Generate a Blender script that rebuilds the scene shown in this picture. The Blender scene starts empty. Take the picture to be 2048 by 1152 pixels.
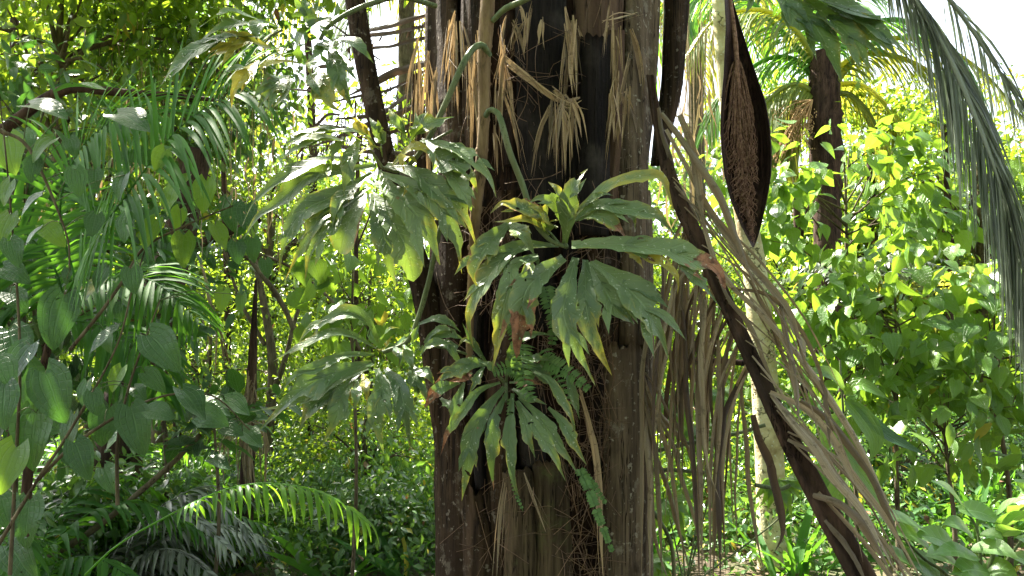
import bpy, math, random
import numpy as np
from mathutils import Vector, Matrix, noise as mnoise
R = math.radians
random.seed(7); np.random.seed(7); U = random.uniform
scene = bpy.context.scene
col = scene.collection

# ------------------------------------------------------------------ camera
PITCH = R(4.0); FPX = 1607.0
cam_d = bpy.data.cameras.new("camera"); cam = bpy.data.objects.new("camera", cam_d); col.objects.link(cam)
cam_d.lens = 36.0 * FPX / 2048.0; cam_d.sensor_width = 36.0
cam_d.clip_start = 0.05; cam_d.clip_end = 1500
CAM = Vector((0, 0, 1.6)); cam.location = CAM; cam.rotation_euler = (math.pi / 2 + PITCH, 0, 0)
scene.camera = cam
# ------------------------------------------------------------------ world, sun, exposure
SUN_DIR = Vector((-0.62, 0.62, 1.15)).normalized()
w = bpy.data.worlds.new("World"); scene.world = w; w.use_nodes = True
nt = w.node_tree; nt.nodes.clear()
sky = nt.nodes.new('ShaderNodeTexSky'); sky.sky_type = 'NISHITA'; sky.sun_disc = False
sky.sun_elevation = math.asin(SUN_DIR.z); sky.sun_rotation = math.atan2(SUN_DIR.x, SUN_DIR.y)
sky.air_density = 1.0; sky.dust_density = 3.0; sky.ozone_density = 1.0
bgn = nt.nodes.new('ShaderNodeBackground'); bgn.inputs[1].default_value = 0.075
wo = nt.nodes.new('ShaderNodeOutputWorld')
hs = nt.nodes.new('ShaderNodeHueSaturation'); hs.inputs['Saturation'].default_value = 0.45; nt.links.new(sky.outputs[0], hs.inputs['Color']); nt.links.new(hs.outputs[0], bgn.inputs[0]); nt.links.new(bgn.outputs[0], wo.inputs[0])
sd = bpy.data.lights.new("sun", 'SUN'); sd.energy = 5.0; sd.angle = R(0.5); sd.color = (1.0, 0.93, 0.80)
so = bpy.data.objects.new("sun", sd); col.objects.link(so); so.location = (0, 0, 20)
so.rotation_euler = (-SUN_DIR).to_track_quat('-Z', 'Y').to_euler()
scene.view_settings.view_transform = 'Standard'; scene.view_settings.look = 'None'
scene.view_settings.gamma = 1; scene.view_settings.use_curve_mapping = False
scene.view_settings.exposure = 2.95
scene.cycles.max_bounces = 7; scene.cycles.diffuse_bounces = 3; scene.cycles.glossy_bounces = 2
scene.cycles.transmission_bounces = 5; scene.cycles.transparent_max_bounces = 8
scene.cycles.sample_clamp_indirect = 6.0
scene.cycles.use_denoising = True

# ------------------------------------------------------------------ helpers
cp, sp = math.cos(PITCH), math.sin(PITCH)
def P(px, py, Y):
    """point of world plane y=Y seen at photo pixel (2048x1152)"""
    dx = (px - 1024) / FPX; dz = -(py - 576) / FPX
    d = Vector((dx, cp - dz * sp, sp + dz * cp))
    return CAM + d * (Y / d.y)
def PX(Y): return Y / FPX
def tag(o, label=None, cat=None, group=None, kind=None):
    if label: o['label'] = label
    if cat: o['category'] = cat
    if group: o['group'] = group
    if kind: o['kind'] = kind
    return o
def empty(name, loc, label, cat, group=None):
    o = bpy.data.objects.new(name, None); col.objects.link(o); o.location = loc; o.empty_display_size = 0.1
    tag(o, label, cat, group); return o
def link(name, me, mat, parent=None):
    me.materials.append(mat)
    o = bpy.data.objects.new(name, me); col.objects.link(o)
    if parent is not None:
        o.parent = parent
        off = Vector((0, 0, 0)); q = parent
        while q is not None: off += q.location; q = q.parent
        o.location = -off
    return o
class MB:
    def __init__(s): s.v = []; s.f = []; s.la = []; s.t = []
    def grid(s, rows, la, tint, closed=False):
        """rows: list of lists of points; la same shape of (u,v,r); tint same shape (yellow,brown,x)"""
        b = len(s.v); n = len(rows[0])
        for r_, l_, t_ in zip(rows, la, tint):
            s.v.extend([tuple(p) for p in r_]); s.la.extend(l_); s.t.extend(t_)
        for i in range(len(rows) - 1):
            for j in range(n if closed else n - 1):
                a = b + i * n + j; c = b + i * n + (j + 1) % n
                s.f.append((a, c, c + n, a + n))
    def build(s, name, mat, parent=None, smooth=True):
        me = bpy.data.meshes.new(name)
        me.from_pydata(s.v, [], s.f)
        a = me.attributes.new('la', 'FLOAT_VECTOR', 'POINT'); a.data.foreach_set('vector', np.array(s.la, dtype=np.float32).ravel())
        a = me.attributes.new('tint', 'FLOAT_VECTOR', 'POINT'); a.data.foreach_set('vector', np.array(s.t, dtype=np.float32).ravel())
        if smooth: me.polygons.foreach_set('use_smooth', [True] * len(me.polygons))
        me.update()
        return link(name, me, mat, parent)
def catmull(pts, n):
    P_ = [Vector(p) for p in pts]
    if len(P_) == 2: return [P_[0].lerp(P_[1], i / (n - 1)) for i in range(n)]
    P_ = [P_[0] * 2 - P_[1]] + P_ + [P_[-1] * 2 - P_[-2]]
    m = len(P_) - 3
    # arc lengths
    L = [0.0]
    for i in range(m): L.append(L[-1] + (P_[i + 2] - P_[i + 1]).length)
    out = []
    for k in range(n):
        s = L[-1] * k / (n - 1); i = 0
        while i < m - 1 and s > L[i + 1]: i += 1
        t = (s - L[i]) / max(1e-9, L[i + 1] - L[i])
        a, b, c, d = P_[i:i + 4]
        out.append(0.5 * ((2 * b) + (c - a) * t + (2 * a - 5 * b + 4 * c - d) * t * t + (-a + 3 * b - 3 * c + d) * t ** 3))
    return out
def tangents(pts):
    n = len(pts); o = []
    for i in range(n):
        d = pts[min(n - 1, i + 1)] - pts[max(0, i - 1)]
        o.append(d.normalized() if d.length > 1e-9 else Vector((0, 0, -1)))
    return o
def tube(mb, pts, rad, sides=6, n=None, tint=(0, 0, 0), rough=0.0):
    pts = catmull(pts, n or max(2, len(pts) * 3)); T = tangents(pts); N = len(pts)
    if not hasattr(rad, '__len__'): rad = (rad, rad)
    rr = random.random(); rows = []; la = []; ti = []
    ref = Vector((0.31, -0.9, 0.3)).normalized()
    for i, (p, t) in enumerate(zip(pts, T)):
        v = i / (N - 1); x = rad; k = v * (len(rad) - 1); j = min(len(rad) - 2, int(k)); r = rad[j] + (rad[j + 1] - rad[j]) * (k - j)
        a = t.cross(ref); a = a.normalized() if a.length > 1e-4 else Vector((1, 0, 0)); b = t.cross(a)
        row = []
        for s_ in range(sides):
            th = 2 * math.pi * s_ / sides
            q = r * (1 + (random.uniform(-rough, rough) if rough else 0))
            row.append(p + a * math.cos(th) * q + b * math.sin(th) * q)
        rows.append(row); la.append([(2 * s_ / sides - 1, v, rr) for s_ in range(sides)]); ti.append([tint] * sides)
    mb.grid(rows, la, ti, closed=True)
def prof_lobe(v):
    if v < 0.55: return 0.27 + 0.73 * math.sin(math.pi * v / 1.1) ** 1.7
    return max(0.0, ((1 - v) / 0.45)) ** 1.05
def prof_strip(v): return min(1, 0.35 + 2.2 * v) * min(1.0, ((1 - v) * 1.9 + 0.03))
def prof_leaflet(v): return min(1, 0.35 + 3 * v) * max(0.02, (1 - v ** 2.2))
def prof_heart(v): return (.42 + .58 * math.sin(math.pi * .5 * v / .3)) if v < .3 else max(0.0, math.cos(math.pi * .5 * (v - .3) / .7)) ** .85 * (1 - .12 * math.sin(math.pi * (v - .3) / .7))
def ribbon(mb, pts, width, nrm, prof=prof_leaflet, n=8, cols=3, fold=0.25, wave=0.0, tint=None, notch=False, ragged=0.0, twist=0.0, cord=0.0):
    """leaf blade along pts; width max half width in m; nrm(i,t)->normal vector or Vector"""
    pts = catmull(pts, n); T = tangents(pts); rr = random.random()
    rows = []; la = []; ti = []
    ph = random.uniform(0, 6.28); fr = random.uniform(7, 12)
    nv = [random.uniform(.45, .8) for _ in (0, 1)]; nk = [random.choice((0, .28, .45)) if notch else 0 for _ in (0, 1)]
    for i, (p, t) in enumerate(zip(pts, T)):
        v = i / (n - 1)
        nn = nrm(v, t) if callable(nrm) else nrm
        nn = nn - t * nn.dot(t); nn = nn.normalized() if nn.length > 1e-4 else Vector((0, -1, 0))
        s = t.cross(nn).normalized()
        if twist:
            q = Matrix.Rotation(twist * v, 3, t); s = q @ s; nn = q @ nn
        wv = width * prof(v)
        row = []; l_ = []; t_ = []
        for j in range(cols):
            u = 2 * j / (cols - 1) - 1
            side = 0 if u < 0 else 1; k = 1.0
            if notch and v > nv[side] and v < 0.96: k = 1 - nk[side]
            if notch and nk[side] and abs(v - nv[side]) < 0.05: k = 1.2
            if ragged: k *= 1 + random.uniform(-ragged, ragged)
            if notch: k *= 1 + .13 * mnoise.noise(Vector((rr * 50, v * 7, side * 9.0))) + (.24 * mnoise.noise(Vector((rr * 50, v * 17, side * 9.0))) if abs(u) > .9 else 0)
            off = s * (u * wv * k) + nn * (abs(u) ** 1.3 * wv * fold + wave * wv * abs(u) * math.sin(v * fr + ph + (1.7 if u > 0 else 0)))
            if cord: off = off - t * (cord * width * abs(u) ** 1.3 * max(0, 1 - v / .4))
            row.append(p + off); l_.append((u, v, rr)); t_.append(tint(u, v) if tint else (0, 0, 0))
        rows.append(row); la.append(l_); ti.append(t_)
    mb.grid(rows, la, ti)

# ------------------------------------------------------------------ materials
class NT:
    def __init__(s, name):
        s.m = bpy.data.materials.new(name); s.m.use_nodes = True; s.t = s.m.node_tree; s.t.nodes.clear()
        s.out = s.t.nodes.new('ShaderNodeOutputMaterial')
    def n(s, typ, **kw):
        x = s.t.nodes.new(typ)
        for k, v in kw.items():
            if k.startswith('i_'):
                key = k[2:]; x.inputs[int(key) if key.isdigit() else key.replace('_', ' ')].default_value = v
            else: setattr(x, k, v)
        return x
    def l(s, a, b): s.t.links.new(a, b)
    def math(s, op, a, b=None, c=None, clamp=False):
        x = s.t.nodes.new('ShaderNodeMath'); x.operation = op; x.use_clamp = clamp
        for i, q in enumerate((a, b, c)):
            if q is None: continue
            if isinstance(q, (int, float)): x.inputs[i].default_value = q
            else: s.l(q, x.inputs[i])
        return x.outputs[0]
    def mix(s, f, a, b):
        x = s.t.nodes.new('ShaderNodeMix'); x.data_type = 'RGBA'
        for sock, q in ((x.inputs[0], f), (x.inputs[6], a), (x.inputs[7], b)):
            if isinstance(q, (int, float)): sock.default_value = q
            elif isinstance(q, tuple): sock.default_value = (*q, 1)
            else: s.l(q, sock)
        return x.outputs[2]
    def noise(s, scale, detail=3, vec=None, rough=0.55, vscale=None):
        x = s.n('ShaderNodeTexNoise'); x.inputs['Scale'].default_value = scale; x.inputs['Detail'].default_value = detail; x.inputs['Roughness'].default_value = rough
        if vscale is not None:
            mp = s.n('ShaderNodeMapping'); mp.inputs['Scale'].default_value = vscale
            s.l(vec if vec is not None else s.geo(), mp.inputs[0]); vec = mp.outputs[0]
        elif vec is None: vec = s.geo()
        s.l(vec, x.inputs['Vector']); return x.outputs[0]
    def geo(s):
        if not hasattr(s, '_tc'): s._tc = s.n('ShaderNodeTexCoord')
        return s._tc.outputs['Object']
    def smooth(s, x, a, b):
        m = s.n('ShaderNodeMapRange'); m.interpolation_type = 'SMOOTHSTEP'; m.inputs[1].default_value = a; m.inputs[2].default_value = b
        s.l(x, m.inputs[0]); return m.outputs[0]
    def attr(s, name):
        a = s.n('ShaderNodeAttribute'); a.attribute_name = name
        x = s.n('ShaderNodeSeparateXYZ'); s.l(a.outputs['Vector'], x.inputs[0]); return x.outputs
def leaf_mat(name, dark, light, trans, rough=0.35, tf=0.4, veins=14, young=None, bump=0.25, yellow=(0.42, 0.36, 0.05), brown=(0.17, 0.075, 0.04), speck=0.0, spec=0.5, holes=0.0, palmate=False):
    k = NT(name); la = k.attr('la'); ti = k.attr('tint')
    au = k.math('ABSOLUTE', la[0])
    nz = k.noise(9, 4)
    f = k.math('ADD', k.math('MULTIPLY', la[2], 0.75), k.math('MULTIPLY', nz, 0.5), clamp=True)
    f = k.smooth(f, 0.15, 1.05)
    c = k.mix(f, dark, light)
    tc = k.mix(f, tuple(x * 0.75 for x in trans), trans)
    if young:
        fy = k.smooth(la[2], 0.9, 0.97); c = k.mix(fy, c, young)
    # veins
    vv = k.math('SINE', k.math('MULTIPLY', k.math('SUBTRACT', la[1], k.math('MULTIPLY', au, 0.13)), veins * 6.283))
    vein = k.smooth(vv, 0.8, 1.0); mid = k.smooth(k.math('SUBTRACT', 0.09, au), 0.0, 0.06)
    vs = k.math('MAXIMUM', k.math('MULTIPLY', vein, 0.45), mid)
    if palmate:
        for uu in (.38, .72): vs = k.math('MAXIMUM', vs, k.math('MULTIPLY', k.smooth(k.math('SUBTRACT', 0.05, k.math('ABSOLUTE', k.math('SUBTRACT', au, uu))), 0.0, 0.04), .8))
    c = k.mix(k.math('MULTIPLY', vs, 0.5), c, tuple(min(1, x * 1.6 + 0.03) for x in light))
    tc = k.mix(k.math('MULTIPLY', vs, 0.55), tc, tuple(x * 0.45 for x in trans))
    # yellowing and browning
    n2 = k.noise(13, 6, rough=0.7)
    ye = k.smooth(k.math('ADD', k.math('MULTIPLY', k.math('SUBTRACT', n2, 0.5), 1.5), ti[0]), 0.3 , 0.85)
    n3 = k.noise(17, 4, rough=0.6)
    br = k.smooth(k.math('ADD', k.math('MULTIPLY', k.math('SUBTRACT', n3, 0.5), 2.2), ti[1]), 0.42, 0.58); br = k.math('MULTIPLY', br, k.smooth(ti[1], 0.02, 0.2))
    if speck: br = k.math('MAXIMUM', br, k.math('MULTIPLY', k.smooth(k.noise(16, 5, rough=.7), .67, .70), .8))
    c = k.mix(k.math('MULTIPLY', ye, 0.8), c, yellow); tc = k.mix(ye, tc, (0.6, 0.5, 0.05))
    orange = k.mix(k.smooth(k.noise(30, 5, rough=.7), .35, .65), tuple(x * .5 for x in brown), (0.42, 0.20, 0.12))
    c = k.mix(br, c, orange); tc = k.mix(br, tc, (0.16, 0.06, 0.02))
    if speck:
        s1 = k.smooth(k.noise(110, 2, rough=0.6), 0.63, 0.69); s2 = k.smooth(k.noise(14, 2), 0.35, 0.6)
        c = k.mix(k.math('MULTIPLY', k.math('MULTIPLY', s1, s2), speck), c, (0.5, 0.55, 0.42))
        dusty_sheen = k.smooth(k.noise(6, 5, rough=.7), 0.45, 0.75)  # dusty pale patches, painted in for the sheen highlights the leaves lack
        c = k.mix(k.math('MULTIPLY', dusty_sheen, 0.30), c, (0.22, 0.27, 0.12))
    b = k.n('ShaderNodeBsdfPrincipled'); k.l(c, b.inputs['Base Color'])
    rgh = k.math('ADD', rough - 0.08, k.math('MULTIPLY', k.noise(25, 3), 0.22)); rgh = k.math('ADD', rgh, k.math('MULTIPLY', br, 0.3)); k.l(rgh, b.inputs['Roughness'])
    b.inputs['Specular IOR Level'].default_value = spec
    tr = k.n('ShaderNodeBsdfTranslucent'); k.l(tc, tr.inputs[0])
    bp = k.n('ShaderNodeBump'); bp.inputs['Strength'].default_value = bump; bp.inputs['Distance'].default_value = 0.004
    hh = k.math('ADD', k.math('MULTIPLY', vs, -0.8), k.noise(28, 3)); k.l(hh, bp.inputs['Height']); k.l(bp.outputs[0], b.inputs['Normal'])
    mx = k.n('ShaderNodeMixShader'); mx.inputs[0].default_value = tf
    k.l(b.outputs[0], mx.inputs[1]); k.l(tr.outputs[0], mx.inputs[2])
    if holes:
        hf = k.math('MULTIPLY', k.smooth(k.noise(34, 1), holes, holes + .01), k.smooth(k.noise(7, 1), .5, .52))
        tp = k.n('ShaderNodeBsdfTransparent'); m2 = k.n('ShaderNodeMixShader'); k.l(hf, m2.inputs[0]); k.l(mx.outputs[0], m2.inputs[1]); k.l(tp.outputs[0], m2.inputs[2]); mx = m2
    k.l(mx.outputs[0], k.out.inputs[0])
    return k.m
def bark_mat(name, c1, c2, c3=None, streak=(40, 40, 3), spots=None, rough=0.85, bump=0.6, fine=1.0, moss=None, ridge=0):
    k = NT(name); a = k.noise(1.0 * fine, 6, vscale=streak, rough=0.65); b_ = k.noise(3.5, 5, rough=0.6)
    c = k.mix(k.smooth(a, 0.3, 0.7), c1, c2)
    if c3: c = k.mix(k.smooth(b_, 0.5, 0.68), c, c3)
    cn = k.noise(1.0, 4, vscale=(streak[0] * .7, streak[1] * .7, streak[2] * .35), rough=.7); crk = k.math('MAXIMUM', k.smooth(k.math('ABSOLUTE', k.math('SUBTRACT', cn, .5)), .0, .016), k.smooth(k.noise(4, 2), .48, .56))
    c = k.mix(crk, tuple(x * .25 for x in c1), c)
    if moss: c = k.mix(k.math('MULTIPLY', k.smooth(k.noise(6, 5, rough=.7), 0.52, 0.7), .7), c, moss)
    if spots:
        c = k.mix(k.smooth(k.noise(45, 3), 0.62, 0.68), c, spots)
        c = k.mix(k.math('MULTIPLY', k.smooth(k.noise(11, 5, rough=.75), 0.56, 0.66), 0.5), c, spots)
    p = k.n('ShaderNodeBsdfPrincipled'); k.l(c, p.inputs['Base Color']); p.inputs['Roughness'].default_value = rough
    p.inputs['Specular IOR Level'].default_value = 0.12
    bp = k.n('ShaderNodeBump'); bp.inputs['Strength'].default_value = bump; bp.inputs['Distance'].default_value = 0.018
    k.l(k.math('ADD', k.math('ADD', a, k.math('MULTIPLY', crk, .6)), k.math('MULTIPLY', k.noise(60, 4), 0.4)), bp.inputs['Height']); k.l(bp.outputs[0], p.inputs['Normal'])
    k.l(p.outputs[0], k.out.inputs[0]); return k.m
def dry_mat(name, c1, c2, tf=0.15, trans=(0.5, 0.33, 0.15)):
    k = NT(name); la = k.attr('la')
    st = k.n('ShaderNodeCombineXYZ'); k.l(k.math('MULTIPLY', la[0], 9.0), st.inputs[0]); k.l(k.math('MULTIPLY', la[1], 1.2), st.inputs[1]); k.l(k.math('MULTIPLY', la[2], 40.0), st.inputs[2])
    a = k.noise(2.2, 5, vec=st.outputs[0], rough=0.65)
    c = k.mix(k.smooth(a, 0.3, 0.7), c1, c2)
    c = k.mix(k.math('MULTIPLY', k.math('POWER', la[2], 1.5), 0.85), c, tuple(x * 0.40 for x in c1))
    c = k.mix(k.math('MULTIPLY', k.smooth(k.noise(30, 4, rough=.7), 0.56, 0.66), 0.6), c, tuple(x * 0.25 for x in c1))
    b = k.n('ShaderNodeBsdfPrincipled'); k.l(c, b.inputs['Base Color']); b.inputs['Roughness'].default_value = 0.6; b.inputs['Specular IOR Level'].default_value = 0.35
    bp = k.n('ShaderNodeBump'); bp.inputs['Strength'].default_value = 0.5; bp.inputs['Distance'].default_value = 0.004; k.l(a, bp.inputs['Height']); k.l(bp.outputs[0], b.inputs['Normal'])
    tr = k.n('ShaderNodeBsdfTranslucent'); tr.inputs[0].default_value = (*trans, 1)
    mx = k.n('ShaderNodeMixShader'); mx.inputs[0].default_value = tf
    k.l(b.outputs[0], mx.inputs[1]); k.l(tr.outputs[0], mx.inputs[2]); k.l(mx.outputs[0], k.out.inputs[0]); return k.m
M = {}
M['aroid'] = leaf_mat('lobed_leaf_green', (0.06, 0.11, 0.05), (0.155, 0.22, 0.105), (0.30, 0.46, 0.04), rough=0.34, tf=0.22, veins=8, speck=1.0, bump=0.9, holes=.70)
M['aroid_dark'] = leaf_mat('lobed_leaf_dark', (0.038, 0.085, 0.04), (0.105, 0.17, 0.075), (0.25, 0.42, 0.04), rough=0.30, tf=0.25, veins=8, speck=1.0, bump=0.9, holes=.70)
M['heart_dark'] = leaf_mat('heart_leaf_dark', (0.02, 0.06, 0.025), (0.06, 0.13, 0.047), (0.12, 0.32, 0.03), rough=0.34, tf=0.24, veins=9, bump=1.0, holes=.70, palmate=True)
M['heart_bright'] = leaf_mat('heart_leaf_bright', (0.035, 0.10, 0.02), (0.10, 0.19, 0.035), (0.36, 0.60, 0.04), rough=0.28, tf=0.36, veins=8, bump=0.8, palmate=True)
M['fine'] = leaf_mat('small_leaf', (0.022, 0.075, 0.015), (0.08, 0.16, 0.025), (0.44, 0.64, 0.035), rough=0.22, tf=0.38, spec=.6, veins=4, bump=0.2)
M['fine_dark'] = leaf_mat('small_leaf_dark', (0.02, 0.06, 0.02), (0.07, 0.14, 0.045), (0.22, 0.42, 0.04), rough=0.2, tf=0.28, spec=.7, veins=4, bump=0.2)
M['far'] = leaf_mat('far_leaf', (0.022, 0.065, 0.02), (0.07, 0.14, 0.035), (0.28, 0.46, 0.05), rough=0.3, tf=0.32, veins=3, bump=0.1)
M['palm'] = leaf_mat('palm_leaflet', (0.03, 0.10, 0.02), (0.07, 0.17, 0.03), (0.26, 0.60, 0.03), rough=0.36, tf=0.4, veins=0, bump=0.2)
M['palm_dark'] = leaf_mat('palm_leaflet_dark', (0.022, 0.075, 0.018), (0.05, 0.135, 0.03), (0.2, 0.5, 0.03), rough=0.6, tf=0.33, veins=0, bump=0.2, spec=.15)
M['palm_yellow'] = leaf_mat('palm_leaflet_yellow', (0.07, 0.13, 0.02), (0.16, 0.22, 0.04), (0.6, 0.6, 0.06), rough=0.4, tf=0.45, veins=0, bump=0.2)
M['palm_grey'] = leaf_mat('palm_leaflet_grey', (0.045, 0.06, 0.05), (0.26, 0.29, 0.25), (0.2, 0.26, 0.15), rough=0.3, tf=0.22, veins=0, bump=0.2)
M['fern'] = leaf_mat('fern_pinna', (0.045, 0.11, 0.03), (0.09, 0.19, 0.055), (0.3, 0.5, 0.06), rough=0.45, tf=0.35, veins=0, bump=0.1)
M['stem'] = bark_mat('green_petiole', (0.075, 0.105, 0.05), (0.14, 0.175, 0.085), (0.15, 0.15, 0.08), streak=(60, 60, 6), rough=0.5, bump=0.2)
M['cane'] = bark_mat('climber_stem', (0.13, 0.085, 0.045), (0.24, 0.17, 0.095), (0.09, 0.06, 0.035), streak=(50, 50, 7), rough=0.75, bump=0.5)
M['black'] = bark_mat('black_leaf_base', (0.004, 0.0035, 0.004), (0.017, 0.013, 0.012), (0.04, 0.034, 0.03), streak=(55, 55, 3))  # leaf bases in a near-black tone
M['brown'] = bark_mat('brown_leaf_base', (0.011, 0.007, 0.0045), (0.066, 0.042, 0.027), (0.024, 0.015, 0.010), streak=(38, 38, 2.4), spots=(0.14, 0.12, 0.10))
M['red'] = bark_mat('red_brown_leaf_base', (0.06, 0.036, 0.025), (0.12, 0.078, 0.054), None, streak=(25, 25, 2))
M['grey'] = bark_mat('grey_leaf_base', (0.04, 0.029, 0.020), (0.15, 0.112, 0.077), (0.03, 0.021, 0.014), streak=(28, 28, 2.2), spots=(0.24, 0.22, 0.18))
M['moss'] = bark_mat('mossy_leaf_base', (0.03, 0.02, 0.013), (0.10, 0.075, 0.045), (0.04, 0.03, 0.02), streak=(45, 45, 2.5), moss=(0.07, 0.085, 0.03))
M['fibre'] = bark_mat('trunk_fibre', (0.006, 0.004, 0.003), (0.04, 0.021, 0.013), (0.02, 0.010, 0.007), streak=(70, 70, 14), bump=1.0)  # darkened so the gaps between leaf bases read as deep shade
M['twig'] = bark_mat('twig_bark', (0.07, 0.055, 0.035), (0.15, 0.125, 0.085), (0.05, 0.04, 0.025), streak=(30, 30, 8))
M['bark_dark'] = bark_mat('dark_bark', (0.018, 0.011, 0.009), (0.085, 0.052, 0.038), (0.035, 0.023, 0.018), streak=(25, 25, 3))
M['pale'] = bark_mat('pale_lichen_bark', (0.38, 0.33, 0.18), (0.60, 0.55, 0.36), (0.20, 0.15, 0.08), streak=(4, 4, 9), spots=(0.5, 0.52, 0.44), rough=0.8)
M['straw'] = dry_mat('straw_strip', (0.26, 0.17, 0.09), (0.72, 0.56, 0.36), tf=0.18)
M['dead'] = dry_mat('dead_leaflet', (0.12, 0.085, 0.056), (0.50, 0.42, 0.31), tf=0.16)
M['dead_dark'] = dry_mat('dead_leaflet_dark', (0.055, 0.034, 0.025), (0.12, 0.085, 0.062), tf=0.12, trans=(0.25, 0.14, 0.08))
M['rootlet'] = dry_mat('rootlet', (0.13, 0.075, 0.045), (0.24, 0.15, 0.09), tf=0.0)
M['spathe'] = bark_mat('woody_spathe', (0.02, 0.011, 0.009), (0.075, 0.042, 0.034), (0.035, 0.022, 0.018), streak=(70, 70, 2.0), rough=0.6, bump=0.9)
M['flower'] = bark_mat('flower_stalk', (0.16, 0.085, 0.06), (0.34, 0.21, 0.155), None, streak=(60, 60, 60), rough=0.8)
M['orange'] = bark_mat('orange_flower', (0.33, 0.2, 0.09), (0.5, 0.34, 0.17), None, streak=(60, 60, 60), rough=0.8)
def ground_mat():
    k = NT('leaf_litter'); a = k.noise(3, 6, rough=.7); b_ = k.noise(30, 5, rough=.7)
    c = k.mix(k.smooth(a, .35, .65), (0.045, 0.03, 0.018), (0.11, 0.08, 0.045)); c = k.mix(k.smooth(b_, .5, .7), c, (0.16, 0.11, 0.06))
    c = k.mix(k.math('MULTIPLY', k.smooth(k.noise(1.2, 4), .5, .6), .5), c, (0.04, 0.08, 0.02))
    p = k.n('ShaderNodeBsdfPrincipled'); k.l(c, p.inputs['Base Color']); p.inputs['Roughness'].default_value = 0.9
    bp = k.n('ShaderNodeBump'); bp.inputs['Distance'].default_value = 0.03; k.l(b_, bp.inputs['Height']); k.l(bp.outputs[0], p.inputs['Normal'])
    k.l(p.outputs[0], k.out.inputs[0]); return k.m
M['ground'] = ground_mat()

# ------------------------------------------------------------------ leaf clouds (numpy)
def tmpl(kind):
    """template blade: tip along +y, normal +z, unit length"""
    if kind == 'heart':
        V = [0, .08, .25, .45, .65, .85, 1.0]; W = [.12, .34, .43, .38, .26, .11, 0.0]; U = (-1, -.5, 0, .5, 1); fold = .22; bend = .28
    elif kind == 'oval':
        V = [0, .25, .55, .82, 1.0]; W = [.02, .19, .22, .12, 0.0]; U = (-1, 0, 1); fold = .3; bend = .22
    elif kind == 'small':
        V = [0, .45, 1.0]; W = [.03, .24, 0.0]; U = (-1, 0, 1); fold = .3; bend = .15
    elif kind == 'blade':
        V = [0, .2, .45, .7, .9, 1.0]; W = [.03, .05, .05, .04, .02, 0.0]; U = (-1, 0, 1); fold = .4; bend = .6
    v = []; la = []; f = []
    n = len(U)
    for i, (y, w_) in enumerate(zip(V, W)):
        for u in U:
            yy = y - (0.09 if kind == 'heart' and i == 0 and abs(u) == 1 else 0)
            v.append((u * w_, yy, abs(u) * w_ * fold - bend * y * y)); la.append((u, y))
    for i in range(len(V) - 1):
        for j in range(n - 1):
            a = i * n + j; f.append((a, a + 1, a + n + 1, a + n))
    return np.array(v), np.array(la), np.array(f)
TM = {k: tmpl(k) for k in ('heart', 'oval', 'small', 'blade')}
rng = np.random.default_rng(11)
def norm(a): return a / np.maximum(1e-9, np.linalg.norm(a, axis=1, keepdims=True))
def leaf_cloud(name, kind, pos, tip, nrm, size, mat, parent=None, yellow=0.0, extra=None):
    tv, tl, tf = TM[kind]; N = len(pos)
    t = norm(tip); n = norm(nrm - (nrm * t).sum(1, keepdims=True) * t); x = np.cross(t, n)
    sz = size[:, None, None]; wv = rng.uniform(.8, 1.2, (N, 1, 1))
    V = pos[:, None, :] + sz * (tv[None, :, 0:1] * x[:, None, :] * wv + tv[None, :, 1:2] * t[:, None, :] + tv[None, :, 2:3] * n[:, None, :])
    nv = len(tv); F = (tf[None] + (np.arange(N) * nv)[:, None, None]).reshape(-1, 4)
    rr = rng.random(N)
    L = np.empty((N, nv, 3), np.float32); L[:, :, :2] = tl[None]; L[:, :, 2] = rr[:, None]
    Tt = np.zeros((N, nv, 3), np.float32)
    if yellow: Tt[:, :, 0] = (rng.random(N) < yellow)[:, None] * 0.9; Tt[:, :, 1] = (rng.random(N) < yellow * .4)[:, None] * 0.8
    V = V.reshape(-1, 3); L = L.reshape(-1, 3); Tt = Tt.reshape(-1, 3)
    if extra is not None and len(extra.v):     # stems in the same builder
        pass
    me = bpy.data.meshes.new(name)
    me.vertices.add(len(V)); me.vertices.foreach_set('co', V.astype(np.float32).ravel())
    me.loops.add(F.size); me.loops.foreach_set('vertex_index', F.astype(np.int32).ravel())
    me.polygons.add(len(F)); me.polygons.foreach_set('loop_start', (np.arange(len(F)) * 4).astype(np.int32))
    me.polygons.foreach_set('loop_total', np.full(len(F), 4, np.int32)); me.polygons.foreach_set('use_smooth', np.ones(len(F), bool))
    a = me.attributes.new('la', 'FLOAT_VECTOR', 'POINT'); a.data.foreach_set('vector', L.ravel())
    a = me.attributes.new('tint', 'FLOAT_VECTOR', 'POINT'); a.data.foreach_set('vector', Tt.ravel())
    me.update(calc_edges=True)
    return link(name, me, mat, parent)
def scatter_dirs(N, outward, droop=0.5, spread=0.7):
    d = norm(outward) * 0.6 + rng.normal(0, spread, (N, 3)); d[:, 2] -= droop; return norm(d)
def up_normals(N, tilt=0.45):
    n = rng.normal(0, tilt, (N, 3)); n[:, 2] += 1.0; return norm(n)
def clusters(centre, radii, nclump, per, crad, shell=0.55):
    """clump centres in an ellipsoid, leaves gaussian round each"""
    d = norm(rng.normal(0, 1, (nclump, 3))); r = rng.uniform(shell, 1.0, (nclump, 1))
    c = np.array(centre) + d * r * np.array(radii)
    k = rng.integers(int(per * .5), int(per * 1.5), nclump)
    pos = np.repeat(c, k, axis=0); off = rng.normal(0, 1, (len(pos), 3)) * crad * np.array([1, 1, .55]); pos = pos + off
    return c, pos, off
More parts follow.
